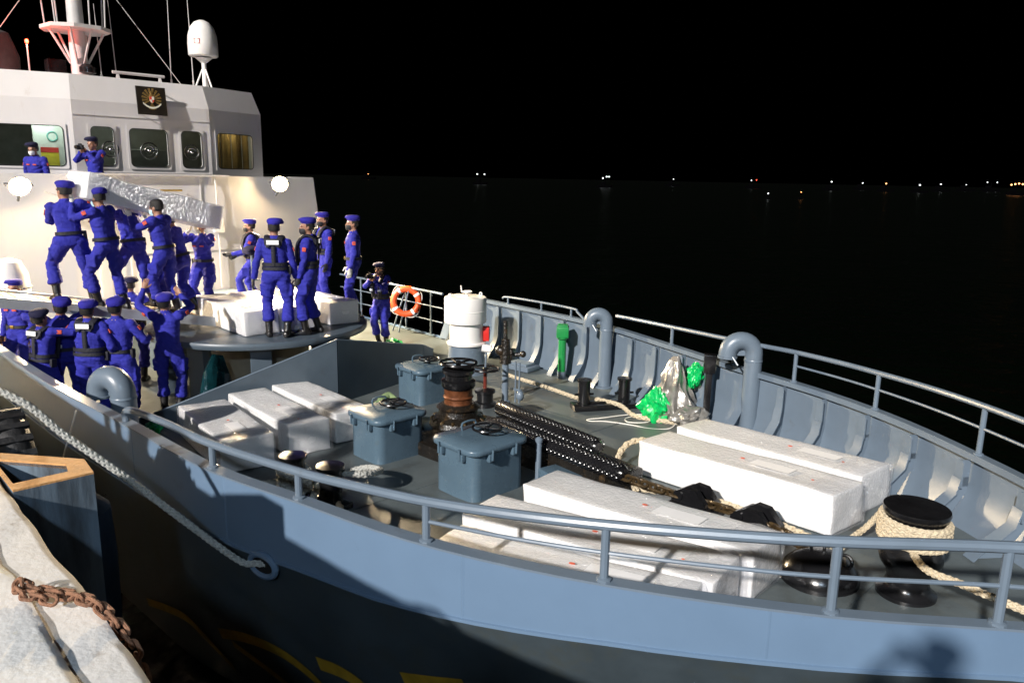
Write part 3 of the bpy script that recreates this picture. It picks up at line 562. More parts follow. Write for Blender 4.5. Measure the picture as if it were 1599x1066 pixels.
tag(obj('mooring_rope', rope_geo(pts, .028, 8), ROPE), 'cream plaited rope wound round the thick black bow bollard', 'rope', 'ropes on deck')
def twin(label, x, y, rz, h, gap, r=.085):
    t = thing('mooring_bollard', label, 'bollard', (x, y, zd(x)), rz, 'mooring bollards')
    g = G(); g.box((0, 0, .04), (gap + .34, .26, .08), bev=.012); g.box((0, 0, .09), (gap + .2, .03, .03)); obj('base_plate', g, BLACK, t)
    for s in (-1, 1):
        g = G(); g.lathe([(r, .07), (r, h - .04), (r * 1.25, h - .03), (r * 1.25, h), (r * .2, h + .006)], 24, (s * gap / 2, 0, 0)); g.tube([(s * gap / 2 - .14, 0, h * .5), (s * gap / 2 + .14, 0, h * .5)], .016, 8); obj('bitt', g, BLACK, t)
    return t
twin('black twin bollard on the far side beside the gooseneck vent', -6.68, 2.72, RAD(58), .44, .6)
twin('black twin bollard near the quay rail hung with grey rope', -6.45, -2.05, RAD(15), .46, .5, .11)
tag(obj('mooring_rope', rope_geo([(-7.9, -2.75, .1), (-7.35, -2.5, .1), (-7.2, -2.1, .12), (-7.0, -1.85, .12), (-6.75, -1.85, .2), (-6.5, -1.8, .4), (-6.25, -1.85, .45), (-6.1, -1.65, .42), (-6.3, -1.35, .33), (-6.65, -1.3, .24), (-6.75, -1.55, .2), (-6.5, -1.85, .3), (-6.2, -2.15, .36), (-6.1, -2.25, .26)], .036, 8), ROPEG), 'grey plaited rope looped over the twin bollard near the quay rail', 'rope', 'ropes on deck')
g = G(); c = V((-6.66, -2.115, 0)); g = rope_geo(helix((-6.69, -2.11, .1), .145, .12, .34, 4, 0, 10), .036, 8); tag(obj('mooring_rope', g, ROPEG), 'grey rope turns wrapped tightly round one post of twin bollard', 'rope', 'ropes on deck')
g = G(); g.tube(catmull([(-6.3, -1.85, .3), (-6.2, -1.95, .24), (-6.05, -1.98, .19), (-5.85, -2.05, .16)], 4), [.026] * 3 + [.036] * 4 + [.026] * 3 + [.04] * 3, 12); g.v = [tuple(V(p) + noise.noise_vector(V(p) * 25) * .012) for p in g.v]
tag(obj('rope_end', g, mat('whipped_rope_end', (.50, .38, .25), .9, var=.2, vs=30, bump=.6, bs=90)), 'frayed tan bound rope end lying beside the near twin bollard', 'rope end')
tag(obj('mooring_rope', rope_geo([(-9.3, 3.2, .05), (-8.93, 3.07, .06), (-8.1, 2.95, .09), (-7.25, 2.78, .12), (-6.95, 2.62, .22), (-6.7, 2.75, .2), (-6.4, 2.75, .2), (-6.05, 2.6, .17), (-5.75, 2.62, .18), (-5.4, 2.7, .2)], .03, 4), ROPE), 'cream rope stretched along the far deck through the twin bollard', 'rope', 'ropes on deck')
tag(obj('mooring_rope', rope_geo([(-4.2, .2, .34), (-4.55, .55, .3), (-4.86, .75, .34), (-4.9, .95, .45), (-4.83, 1.12, .48), (-4.75, 1.35, .4), (-4.6, 1.45, .32)], .03, 4), ROPE), 'tan rope arching between the guide tubes and the right wrapped boxes', 'rope', 'ropes on deck')
tag(obj('mooring_rope', rope_geo([(-4.25, .26, .33), (-3.9, .42, .34), (-3.5, .5, .38), (-3.0, .45, .4), (-2.5, .35, .42), (-2.25, .2, .42)], .026, 4), ROPE), 'thin cream rope lying beside the anchor chain at the right boxes', 'rope', 'ropes on deck')
g = G(); g.tube(catmull([(-5.7, 2.6, .16), (-6.0, 2.75, .15), (-6.1, 2.5, .14), (-5.95, 2.35, .15), (-5.75, 2.5, .17), (-5.9, 2.8, .15), (-6.15, 2.7, .14), (-6.35, 2.25, .13), (-6.45, 2.1, .12), (-6.35, 2.05, .13), (-6.2, 2.2, .13), (-5.9, 2.3, .14), (-5.6, 2.35, .15), (-5.4, 2.5, .17), (-5.45, 2.75, .2)], 8), .007, 6); tag(obj('cord', g, CORD), 'thin white cord lying in loops on deck beside the tarpaulin', 'cord')
g = G(); g.tube(catmull([(-8.95, .62, .02), (-9.1, .55, .08), (-9.2, .75, .1), (-9.05, .8, .05), (-8.95, .6, .09), (-9.15, .5, .04)], 5), .04, 8); g.v = [tuple(V(p) + noise.noise_vector(V(p) * 18) * .03) for p in g.v]; tag(obj('rag', g, mat('green_rag', (.16, .22, .10), .9, var=.3)), 'small bunched pale green rag beside the far hatch', 'rag')
# gooseneck vents
def goose(label, x, y, h, r, R, ang):
    t = thing('gooseneck_vent', label, 'vent', (x, y, zd(x)), ang, 'gooseneck deck vents'); P = [V((0, 0, 0)), V((0, 0, h - R - r))]
    P = [V((0, 0, 0)), V((0, 0, (h - R - r) * .5)), V((0, 0, h - R - r))] + [V((R - R * cos(a), 0, h - R - r + R * sin(a))) for a in [pi * k / 14 for k in range(1, 15)]] + [V((2 * R, 0, h - R - r - .06))]
    g = G(); g.tube(P, r, 20, ref=(0, 1, 0), cap=False); obj('pipe', g, GREY, t)
    g = G(); g.lathe([(r * .85, -.002), (r * 1.12, -.004), (r * 1.12, .02), (r * .98, .024)], 20, (2 * R, 0, h - R - r - .06)); rim = obj('mouth_rim', g, GREY, t)
    g = G(); g.lathe([(.01, 0), (r * .97, 0), (r * .97, .004), (.01, .004)], 20, (2 * R, 0, h - R - r - .03)); obj('mesh_screen', g, mat('vent_dark', (.02, .025, .03), .6), t)
    g = G(); g.lathe([(r * 1.5, 0), (r * 1.5, .02), (r * 1.02, .03)], 20); obj('flange', g, GREY, t); g = G(); g.lathe([(r * 1.05, h * .72), (r * 1.06, h * .73), (r * 1.01, h * .74)], 20); obj('weld_ring', g, GREY, t)
    g = G(); g.box((R, 0, h - R - r + .02), (R * 1.1, .012, .1)); g.tube([(2 * R - .04, r, h - R - r - .03), (2 * R - .1, r + .05, h - R - r - .12)], .012, 6); obj('lug', g, GREY, t)
    return t
goose('tall grey gooseneck vent pipe on far side beside right wrapped boxes', -4.58, 3.0, 1.29, .108, .16, RAD(222))
goose('grey gooseneck vent pipe on far side behind the twin bollard', -7.5, 3.72, 1.28, .10, .13, RAD(222))
goose('large grey gooseneck vent at the near bulwark below the men in blue', -8.65, -3.05, 1.22, .13, .17, RAD(205))
t = thing('green_vent', 'green pipe vent with square head against the far bulwark', 'vent', (-8.42, 3.72, zd(-8.4)))
g = G(); g.tube([(0, 0, 0), (0, 0, .12)], .075, 14); obj('sleeve', g, GREY, t); g = G(); g.tube([(0, 0, .12), (0, 0, .7)], .065, 14); g.lathe([(.07, .66), (.1, .69), (.1, .71)], 14); obj('pipe', g, GREEN, t)
g = G(); g.box((0, 0, .8), (.2, .22, .18), .7, bev=.015); g.box((0, 0, .9), (.17, .19, .03), .7, bev=.01); obj('vent_head', g, GREEN, t)
# white tank on grey foot
t = thing('white_tank', 'white cylindrical cable drum on grey foot by the far bulwark', 'drum', (-9.85, 2.84, 0))
g = G(); g.lathe([(.36, 0), (.34, .05), (.30, .45), (.30, .5)], 32); obj('foot', g, GREY, t)
g = G(); g.lathe([(.335, .5), (.34, .53), (.29, .55), (.285, .88)], 36); obj('lower_drum', g, TANKW, t)
g = G(); g.lathe([(.28, .875), (.355, .88), (.36, .9), (.36, 1.07), (.364, 1.075), (.364, 1.09), (.36, 1.095), (.36, 1.29), (.35, 1.31), (.02, 1.325)], 40, (-.015, -.015, 0)); obj('upper_drum', g, TANKW, t)
g = G(); wheel(g, (0, 0, 1.4), .085, .012); g.tube([(0, 0, 1.31), (0, 0, 1.4)], .022, 8); g.tube([(-.06, -.06, 1.4), (-.07, -.07, 1.5)], .012, 6); obj('hand_wheel', g, TANKW, t)
g = G(); g.torus((.18, .16, 1.36), .03, .012, 14, 6, rot=Matrix.Rotation(pi / 2, 3, 'X')); g.tube([(-.2, -.2, 1.31), (-.2, -.2, 1.36)], .025, 8); obj('lifting_eye', g, TANKW, t)
g = G(); g.box((.22, .24, .68), (.14, .16, .24), .75, bev=.012); obj('control_box', g, RED, t)
g = G(); g.tube([(.3, .1, .46), (.42, .2, .44)], .07, 12); obj('junction', g, TANKW, t)
# valve wheel stand
t = thing('valve_stand', 'black hand wheel valve on a rusty stem next to the capstan', 'valve', (-8.0, 1.62, zd(-8)))
g = G(); g.lathe([(.16, 0), (.16, .06), (.12, .08), (.12, .2), (.15, .21), (.15, .25), (.05, .27)], 16); obj('gear_case', g, BLACK, t)
g = G(); g.tube([(0, 0, .25), (0, 0, .55)], .026, 10); obj('stem', g, mat('red_brown_stem', (.12, .02, .012), .4), t); g = G(); wheel(g, (0, 0, .56), .2, .017); obj('hand_wheel', g, BLACK, t); g = G(); g.tube([(0, 0, .56), (.02, 0, .8)], .014, 8); obj('rod', g, GREY, t)
t = thing('hand_pump', 'black lever pump mounted on a grey pipe column', 'pump', (-7.96, 1.98, zd(-8)))
g = G(); g.tube([(0, 0, 0), (0, 0, .62)], .05, 14); g.lathe([(.08, 0), (.08, .02), (.05, .03)], 14); obj('column', g, GREY, t)
g = G(); g.tube([(0, 0, .6), (0, 0, .95)], [.09, .06], 12); g.box((.0, .08, .72), (.14, .16, .16), .4, bev=.02); g.ell((-.06, -.04, .78), (.09, .08, .08)); g.tube([(0, 0, .9), (-.03, .02, 1.22)], .03, 8); g.tube([(0, .1, .7), (.12, .22, .72)], .03, 8); g.ell((.13, .23, .72), (.05, .05, .05)); obj('pump_body', g, GREASE, t)
for dx in (.12, .2): g = G(); g.tube([(dx, .1, 0), (dx, .1, .62)], .013, 7); obj('rod', g, GREY, t)
g = G(); g.ell((.2, .12, .12), (.06, .06, .08)); g.box((.15, .12, .2), (.14, .04, .03)); obj('clamp', g, GREY, t)
# black square post, tarpaulin bundle, green bags, pallet
t = thing('black_post', 'black square steel post beside the silver tarpaulin bundle', 'post', (-5.2, 3.02, zd(-5.2)), .6); g = G(); g.box((0, 0, .36), (.085, .11, .72), bev=.008); obj('column', g, BLACK, t); g = G(); g.box((0, -.015, .82), (.15, .17, .24), bev=.012); obj('head', g, BLACK, t)
def crumple(name, label, cat, c, r, m, seed, amp=.13, fac=5, sub=4, sq=None):
    b = bmesh.new(); bmesh.ops.create_icosphere(b, subdivisions=sub, radius=1); g = G()
    for v in b.verts:
        p = v.co.copy(); q = p * 1.6 + V((seed, 0, 0)); d = 0
        for k, s in ((1, 1), (2.1, .55), (4.3, .25)): d += s * (abs(noise.noise(q * k * fac / 4)) * 2 - .6)
        p *= 1 + amp * d * 1.5; z = p.z
        if sq: p.x *= 1 - sq * max(0, z); p.y *= 1 - sq * max(0, z)
        v.co = V((p.x * r[0], p.y * r[1], max(-.95 * r[2], p.z * r[2]))) + V(c)
    b.verts.index_update(); g.add([v.co for v in b.verts], [[v.index for v in f.verts] for f in b.faces]); b.free()
    return tag(obj(name, g, m, None, 22), label, cat)
def drape(label, c, rx, ry, h, m, seed, pl=9):
    g = G(); rings = []
    for i in range(29):
        t_ = i / 28; ring = []
        for j in range(84):
            a = 2 * pi * j / 84; base = .10 + .90 * t_ ** .75; fold = .17 * t_ * (sin(pl * a + 2.2 * sin(2 * a + seed) + 1.4 * t_) * .6 + sin(pl * 1.7 * a + seed * 2) * .35)
            kn = 1 - .16 * math.exp(-((t_ - .45) / .09) ** 2)
            p = V((rx * (base * kn + fold) * cos(a), ry * (base * kn + fold) * sin(a), h * (1 - t_) + .05 * h * sin(3 * a + seed) * (1 - t_)))
            n_ = noise.noise_vector(V((cos(a) * 2, sin(a) * 2, t_ * 4 + seed))); p += V((n_.x * .10 * rx / .3, n_.y * .10, n_.z * .06)) * (.4 + t_); p.z = max(.004, p.z); ring.append(p + V(c))
        rings.append(ring)
    g.loft(rings, 0, True); return tag(obj('tarpaulin', g, m, None, 28), label, 'tarpaulin')
drape('crumpled silver tarpaulin bundle leaning on the far bulwark', (-5.68, 2.98, zd(-5.7)), .30, .36, .82, TARP, 3)
crumple('tarpaulin', 'lower silver tarpaulin roll on deck behind the right boxes', 'tarpaulin', (-5.33, 2.82, zd(-5.4) + .13), (.2, .28, .15), TARP, 8, .2, 2.4, 4)
crumple('plastic_net', 'bright green plastic net around the foot of the silver tarpaulin', 'plastic net', (-5.78, 2.72, zd(-5.7) + .2), (.26, .17, .27), GREENP, 5, .24, 3, 4, .5)
crumple('plastic_net', 'bright green plastic bundle hanging by the black post', 'plastic net', (-5.52, 3.2, zd(-5.5) + .58), (.11, .11, .19), GREENP, 11, .22, 3, 4)
crumple('plastic_net', 'green plastic scrap on deck beside the breakwater left end', 'plastic scrap', (-9.95, -2.35, .06), (.16, .10, .09), GREENP, 21, .3, 6, 3)
crumple('plastic_net', 'green plastic scrap behind the breakwater right side', 'plastic scrap', (-10.7, 1.95, .5), (.22, .09, .06), GREENP, 31, .3, 6, 3)
g = G(); g.box((-9.35, 3.7, .05), (.55, .35, .08), .1, bev=.01); g.box((-9.35, 3.7, .11), (.4, .25, .05), .1, bev=.01); tag(obj('deck_plate', g, GREY), 'low grey cover plate on deck at the far bulwark foot', 'cover plate')
# lifebuoy
t = thing('lifebuoy', 'orange lifebuoy ring with white bands hung on the far rail', 'lifebuoy', (-13.35, 4.12, .66)); LM = Matrix.Rotation(RAD(38), 3, 'Z') @ Matrix.Rotation(RAD(84), 3, 'X') @ Matrix.Rotation(RAD(12), 3, 'Y')
g = G(); g.torus((0, 0, 0), .27, .07, 36, 12, rot=LM); obj('ring', g, ORANGE, t)
for k in range(4):
    a = pi / 2 * k + .6; g = G(); g.tube([LM @ V((.27 * cos(a + s), .27 * sin(a + s), 0)) for s in (-.1, -.03, .03, .1)], .073, 12, ref=LM @ V((0, 0, 1))); obj('white_band', g, REFL, t)
g = G(); P = []
for k in range(32): a = 2 * pi * k / 32; rr_ = .345 + .03 * sin(4 * a - .8); P.append(LM @ V((rr_ * cos(a), rr_ * sin(a), .02)))
g.tube(P, .009, 5, loop=True); obj('grab_line', g, CORD, t)
t = thing('buoy_stand', 'grey slanted rail struts under the orange lifebuoy', 'bracket'); 
for dx in (-.12, .1): g = G(); g.tube([(-13.5 + dx, 3.95, 0), (-13.35 + dx * .5, 4.15, .9)], .018, 7); obj('strut', g, GREY, t)

# ---- white wrapped boxes
def wrapped_box(label, c, yaw, bm=None, L=2.05, Wd=.53, H=.37, pitch=0, seed=0, end=1, roll=0, group='white wrapped boxes'):
    """c = centre of the underside"""
    rnd = random.Random(seed); t = thing('wrapped_box', label, 'box', c, 0, group); t.rotation_euler = (roll, pitch, yaw)
    b = bmesh.new(); bmesh.ops.create_cube(b, size=1); 
    for q in b.verts: q.co = V((q.co.x * L, q.co.y * Wd, q.co.z * H + H / 2))
    bmesh.ops.subdivide_edges(b, edges=b.edges[:], cuts=7, use_grid_fill=True)
    for q in b.verts:
        p = q.co; d = noise.noise_vector(V((p.x * 2.1, p.y * 3 + seed, p.z * 4))) * .013 + noise.noise_vector(V((p.x * 7, p.y * 9 + seed, p.z * 8))) * .006
        q.co = p + d; q.co.z = max(.0, q.co.z)
    b.normal_update(); bmesh.ops.bevel(b, geom=[e for e in b.edges if len(e.link_faces) == 2 and e.calc_face_angle() > .9], offset=.012, segments=2, affect='EDGES', profile=.5)
    b.verts.index_update(); g = G(); g.add([v.co for v in b.verts], [[v.index for v in f.verts] for f in b.faces]); b.free(); obj('box_body', g, bm or BOXS, t, 50)
    if end:
        for e in ((1, -1) if end == 2 else (1,)):
            g = G()     # loose crumpled wrap round the box end
            rings = []; K = 44
            for i, (dx, sc) in enumerate(((-.30, 1.012), (-.16, 1.03), (-.05, 1.05), (.012, 1.04), (.03, .93), (.045, .6), (.05, .2))):
                ring = []
                for k, (a, b_) in enumerate(rrect(Wd / 2 * sc, H / 2 * sc, .03, 10)):
                    p = V((e * (L / 2 + dx), a, H / 2 + b_)); nv = noise.noise_vector(p * 8 + V((seed, e * 5, 0))) * (.006 + .028 * (i > 0)) + noise.noise_vector(p * 19 + V((seed, e * 5, 4))) * .012 * (i > 0)
                    p += nv; p.z = max(.004, p.z); p.x = max(p.x, L / 2 + .006) if (e > 0 and i > 2) else (min(p.x, -L / 2 - .006) if (e < 0 and i > 2) else p.x); ring.append(p)
                rings.append(ring)
            g.loft(rings, 0, False); obj('plastic_wrap', g, WRAP, t, 25)
    g = G(); u = rnd.uniform(.1, .3); g.add([(u, -.07, H + .012), (u + .42, -.07, H + .012), (u + .42, .09, H + .012), (u, .09, H + .012)], [(0, 1, 2, 3)]); obj('label_sheet', g, PAPER, t, 0)
    g = G(); g.ell((u - .12, .02, H + .012), (.026, .016, .002)); g.ell((.78, -.05, H + .012), (.014, .010, .002)); obj('red_stamp', g, STAMP, t)
    return t
def deckbox(label, x0, y0, x1, y1, seed, **k):
    a, b = V((x0, y0, zd(x0))), V((x1, y1, zd(x1))); d = b - a; c = (a + b) / 2; return wrapped_box(label, (c.x, c.y, c.z + .006), math.atan2(d.y, d.x), L=(b - a).length, pitch=-math.asin(d.z / d.length), seed=seed, **k)
deckbox('white wrapped box lying right of the anchor chain, beside the chain', -4.62, 1.08, -2.45, .92, 1)
deckbox('white wrapped box farthest right, closest to the far bulwark', -4.62, 1.80, -2.47, 1.58, 2)
deckbox('white wrapped box left of the anchor chain, tallest of the near three', -4.62, -.70, -2.42, -.56, 3, Wd=.5)
deckbox('white wrapped box in the middle of the near three, behind the rail', -4.55, -1.50, -2.42, -1.12, 4, Wd=.5, H=.36)
deckbox('white wrapped box closest to the quay, right behind the near rail', -4.30, -2.08, -2.40, -1.58, 5, Wd=.42, H=.34)
deckbox('wrapped box nearest the rail of three lying before the breakwater', -9.62, -1.83, -7.85, -2.05, 6, Wd=.60, H=.38, end=2, bm=BOXC)
deckbox('wrapped middle box of three lying before the breakwater', -9.80, -1.14, -7.88, -1.27, 7, Wd=.52, H=.38, bm=BOXC)
deckbox('wrapped box beside the hatch, farthest of three before the breakwater', -9.85, -.50, -7.95, -.62, 8, Wd=.50, H=.38, bm=BOXC)
for lab, y, sd_ in (('wrapped box at the left edge of the round platform by the floodlit men', -.53, 11), ('wrapped box behind the legs of the man seen from behind, on platform', .06, 12), ('wrapped box on the platform at the feet of the rightmost standing man', .86, 13)):
    wrapped_box(lab, (-11.5, y, .975), .0, L=1.95, Wd=.53, H=.36, seed=sd_, bm=BOXC)
# carried box
wrapped_box('silver-wrapped white box carried on the shoulders of six men', (-11.97, -1.53, 2.675), math.atan2(1.9, -.40), L=2.08, Wd=.55, H=.36, pitch=RAD(14), seed=21, end=2, bm=BOXC)

# ---- gangway
def gz(y): return 1.12 + (-.85 - y) * .205
t = thing('gangway', 'aluminium gangway plank sloping from the quay down to the round platform', 'gangway')
for x in (-11.36, -12.44):
    g = G(); g.loft([[V((x - .025, y, gz(y) - .11)), V((x + .025, y, gz(y) - .11)), V((x + .025, y, gz(y) + .03)), V((x - .025, y, gz(y) + .03))] for y in (-5.4, -3, -.88)]); obj('side_beam', g, ALU, t, 0)
n = 30
for k in range(n):
    y = -5.35 + k * .149; g = G(); g.box((-11.9, y, gz(y) - .012), (1.02, .125, .024), rot=Matrix.Rotation(-math.atan(.205), 3, 'X'), bev=.004); obj('tread', g, WOOD if k % 3 else ALU, t, 0)
for y in (-4.4, -3.3, -2.2, -1.1): g = G(); g.tube([(-12.4, y, gz(y) - .08), (-11.4, y, gz(y) - .08)], .025, 8); obj('cross_bar', g, ALU, t)
# hand ladders by the platform
for lab, x, y, z0, z1 in (('grey upright ladder behind the carriers on the right', -13.4, -.62, .86, 1.95), ('grey hand post under the dark cap beside the rail man', -13.2, .62, .86, 1.86)):
    t = thing('ladder_post', lab, 'ladder', (x, y, 0)); g = G(); g.tube([(0, 0, z0), (0, 0, z1)], .024, 8); obj('upright', g, GREY, t); g = G(); g.tube([(.16, .2, z0), (.16, .2, z1 - .5)], .02, 8); obj('upright', g, GREY, t)
    for k in range(3): g = G(); g.tube([(0, 0, z0 + .15 + .2 * k), (.16, .2, z0 + .15 + .2 * k)], .013, 6); obj('rung', g, GREY, t)

# ---- flood lamps
def flood_round(n=28): return [(cos(2 * pi * k / n), sin(2 * pi * k / n)) for k in range(n)]
def flood(label, loc, aim, en):
    t = thing('floodlight', label, 'floodlight', loc, 0, 'floodlights on the wheelhouse front'); d = (V(aim) - V(loc)).normalized(); M = d.to_track_quat('Z', 'Y').to_matrix()
    g = G(); g.loft([[M @ V((a * s * .17, b * s * .17, z)) for a, b in flood_round()] for s, z in ((.55, -.16), (.8, -.1), (1, 0), (1.04, 0), (1.04, .02), (1, .02))]); obj('housing', g, HOUSING, t)
    g = G(); g.loft([[M @ V((a * s * .16, b * s * .16, z)) for a, b in flood_round()] for s, z in ((1, .022), (.92, .06), (.7, .095), (.35, .115), (.05, .12))]); obj('lens', g, LAMP, t)
    g = G(); g.tube([(-.22, 0, -.25), (-.12, 0, -.18), M @ V((0, 0, -.1))], .025, 8); g.tube([M @ V((.21, 0, -.02)), M @ V((.21, 0, -.12)), M @ V((-.21, 0, -.12)), M @ V((-.21, 0, -.02))], .012, 6); obj('bracket', g, HOUSING, t)
    ld = bpy.data.lights.new('floodlight_beam', 'SPOT'); ld.energy = en; ld.color = (1, .77, .48); ld.spot_size = RAD(165); ld.spot_blend = .35; ld.shadow_soft_size = .12
    lo_ = bpy.data.objects.new('floodlight_beam', ld); COL.objects.link(lo_); lo_.parent = t; lo_.location = d * .2; lo_.rotation_euler = d.to_track_quat('-Z', 'Y').to_euler()
flood('blazing warm floodlight above the standing men at wheelhouse corner', (-15.75, 2.54, 3.08), (-6, -1.0, .2), 4400)
flood('blazing warm floodlight at far left in front of wheelhouse', (-15.75, -2.34, 3.0), (-8.5, -2.2, .2), 1400)

# ---- mast, aerials, radome on the roof
t = thing('radome', 'white satellite dome on a pole above the wheelhouse roof', 'satellite dome', (-17.85, 1.92, Z2))
g = G(); g.lathe([(.17, .685), (.29, .69), (.315, .715), (.318, .95), (.305, 1.13), (.25, 1.3), (.16, 1.41), (.06, 1.455), (.005, 1.46)], 32); dm = obj('dome', g, TANKW, t, 50)
for c_, s_ in (((.0, -.05, 0), (.0, .1, .008)),): pass
for dz, hh in ((0, .008), (.1, .008)):
    g = G(); g.box((.225, -.225, .98 + dz - .05), (.008, .13, hh), RAD(-45)); obj('red_mark', g, RED, dm, 0)
for dy in (-.06, .06): g = G(); g.box((.225 + dy * .7, -.225 + dy * .7, .98), (.008, .008, .1), RAD(-45)); obj('red_mark', g, RED, dm, 0)
g = G(); g.tube([(0, 0, 0), (0, 0, .6)], [.055, .05], 12); g.lathe([(.05, .55), (.18, .66)], 16); obj('pole', g, TANKW, t)
for a in (0.3, 2.4, 4.5): g = G(); g.tube([(.22 * cos(a), .22 * sin(a), 0), (.04 * cos(a), .04 * sin(a), .42)], .018, 7); obj('strut', g, TANKW, t)
t = thing('mast', 'pale lattice mast with round platform lit red on wheelhouse roof', 'mast', (-18.3, -.5, Z2))
g = G(); g.tube([(0, 0, 0), (0, 0, 2.6)], [.17, .13], 16); obj('column', g, MASTP, t)
g = G(); g.prism([(-.55, -.45, .95), (-.2, -.62, .95), (.35, -.55, .95), (.6, -.2, .95), (.6, .3, .95), (.3, .58, .95), (-.3, .58, .95), (-.6, .2, .95)], (0, 0, 0), (0, 0, .07)); obj('platform', g, MASTP, t, 0)
for a in (.3, 1.4, 2.5, 3.6, 4.7, 5.8): g = G(); g.tube([(.15 * cos(a), .15 * sin(a), .3), (.5 * cos(a), .5 * sin(a), .95)], .025, 7); obj('strut', g, MASTP, t)
for k, a in enumerate((.2, 1.0, 1.8, 2.8, 3.6, 4.4, 5.4)): g = G(); g.tube([(.55 * cos(a), .55 * sin(a), 1.0), (.6 * cos(a), .6 * sin(a), 1.9)], .015, 6); obj('stanchion', g, MASTP, t)
g = G(); g.lathe([(.10, -.01), (.16, .02), (.16, .12), (.10, .18)], 16, (.16, .1, .12)); obj('horn', g, BLACK, t)
g = G(); g.box((-.1, -.42, .18), (.3, .34, .36), bev=.02); obj('black_box', g, BLACK, t)
g = G(); g.ell((.15, -.95, .62), (.035, .035, .05)); rl = obj('red_lamp', g, BLAMP_R, t); g = G(); g.tube([(.15, -.95, -.0), (.15, -.95, .6)], .015, 6); obj('lamp_post', g, MASTP, t)
ld = bpy.data.lights.new('red_lamp_light', 'POINT'); ld.energy = 34; ld.color = (1, .10, .05); ld.shadow_soft_size = .05; lo_ = bpy.data.objects.new('red_lamp_light', ld); COL.objects.link(lo_); lo_.parent = t; lo_.location = (.24, -.95, .64)
g = G(); g.tube([(-19.3, -1.75, Z2), (-19.3, -1.75, Z2 + .4), (-19.3, -1.8, Z2 + .85), (-19.3, -1.8, Z2 + .95)], [.42, .36, .28, .1], 18); g.v = [tuple(V(p) + V((noise.noise(V(p) * 4) * .1, noise.noise(V(p) * 4 + V((5, 0, 0))) * .1, 0))) for p in g.v]; tag(obj('canvas_cover', g, FUNNEL), 'dark canvas-covered gear left of the mast on the roof', 'covered gear')
for lab, y, x, z0, h, dx in (('thin whip aerial left of the satellite dome', 1.31, -18.2, Z2, 2.2, .03), ('thin whip aerial right beside the satellite dome', 1.72, -18.0, Z2, 2.3, -.02), ('thin whip aerial nearest the mast', .0, -18.6, Z2, 1.6, -.03), ('thin whip aerial between mast and roof bar', .3, -18.6, Z2, 1.75, -.04)):
    t = thing('whip_aerial', lab, 'aerial', (x, y, z0), 0, 'whip aerials on the roof'); g = G(); g.tube([(0, 0, 0), (0, 0, .18)], .022, 8); obj('base', g, MASTP, t); g = G(); g.tube([(0, 0, .18), (dx, dx, h)], [.012, .006], 6); obj('rod', g, MASTP, t)
t = thing('roof_bar', 'low pipe bar on two feet on wheelhouse roof edge', 'bar', (-17.9, .55, Z2)); g = G(); g.tube([(0, -.55, .18), (0, .5, .18)], .03, 8); obj('bar', g, MASTP, t)
for y in (-.45, .4): g = G(); g.prism([(.0, y, .18), (.08, y, 0), (-.02, y, 0)], (0, -.025, 0), (0, .025, 0)); obj('foot', g, MASTP, t, 0)
g = G(); g.tube([(-18.3, -.3, Z2 + 2.5), (-17.7, 1.35, Z2)], .007, 5); tag(obj('stay_wire', g, MASTP), 'thin stay wire from mast down to roof edge right', 'wire')
g = G(); g.tube([(-18.3, -.7, Z2 + 2.5), (-18.6, -2.4, Z2)], .007, 5); tag(obj('stay_wire', g, MASTP), 'thin stay wire from mast down to roof edge left', 'wire')
# ---- emblem board
t = thing('emblem_board', 'dark square board with golden eagle emblem above wheelhouse windows', 'emblem', (-16.98, .42, 4.70)); t.rotation_euler = (0, RAD(-6), 0)
g = G(); g.box((0, 0, 0), (.03, .58, .56), bev=.004); obj('panel', g, DARKPANEL, t, 0)
g = G(); g.tube([(-.2, -.22, .24), (0, -.22, .24)], .012, 6); g.tube([(-.2, .22, .24), (0, .22, .24)], .012, 6); g.tube([(-.14, -.22, -.24), (0, -.22, -.24)], .012, 6); g.tube([(-.14, .22, -.24), (0, .22, -.24)], .012, 6); obj('bracket', g, GREY, t)
E_ = lambda L: [V((.017, a, b)) for a, b in L]; g = G()
for s in (-1, 1):
    for k in range(6):
        a = RAD(80 - 22 * k); r0, r1 = .07, .22 - .008 * k; w = .022; ca, sa = cos(a), sin(a)
        g.prism(E_([(s * (ca * r0 - sa * w * .5), sa * r0 + ca * w * .5 + .03), (s * (ca * r1 - sa * w), sa * r1 + ca * w + .03), (s * (ca * r1 + sa * w), sa * r1 - ca * w + .03), (s * (ca * r0 + sa * w * .5), sa * r0 - ca * w * .5 + .03)]), (0, 0, 0), (.006, 0, 0))
for k in range(5): a = RAD(-90 + (k - 2) * 14); g.prism(E_([(-.012, -.05), (.012, -.05), (.012 + .13 * cos(a), -.05 + .13 * sin(a)), (-.012 + .13 * cos(a), -.05 + .13 * sin(a))]), (0, 0, 0), (.005, 0, 0))
g.ell((.02, 0, .05), (.01, .055, .10)); g.ell((.022, .0, .16), (.01, .03, .035)); obj('eagle', g, GOLD, t)
g = G(); g.prism(E_([(-.045, .08), (.045, .08), (.045, .0), (0, -.05), (-.045, .0)]), (.012, 0, 0), (.018, 0, 0)); sh = obj('shield', g, POSTR, t, 0)
g = G(); g.prism(E_([(0, .08), (.045, .08), (.045, .02), (0, .02)]), (.019, 0, 0), (.021, 0, 0)); g.prism(E_([(-.045, .02), (0, .02), (0, -.05), (-.045, 0)]), (.019, 0, 0), (.021, 0, 0)); obj('white_quarter', g, GOLDL, sh, 0)
g = G(); g.loft([[V((.024, -.18 + .36 * k / 10, -.14 + .09 * (2 * k / 10 - 1) ** 2 + .018)), V((.024, -.18 + .36 * k / 10, -.14 + .09 * (2 * k / 10 - 1) ** 2 - .018))] for k in range(11)], 0, False, False); obj('ribbon', g, GOLDL, t)
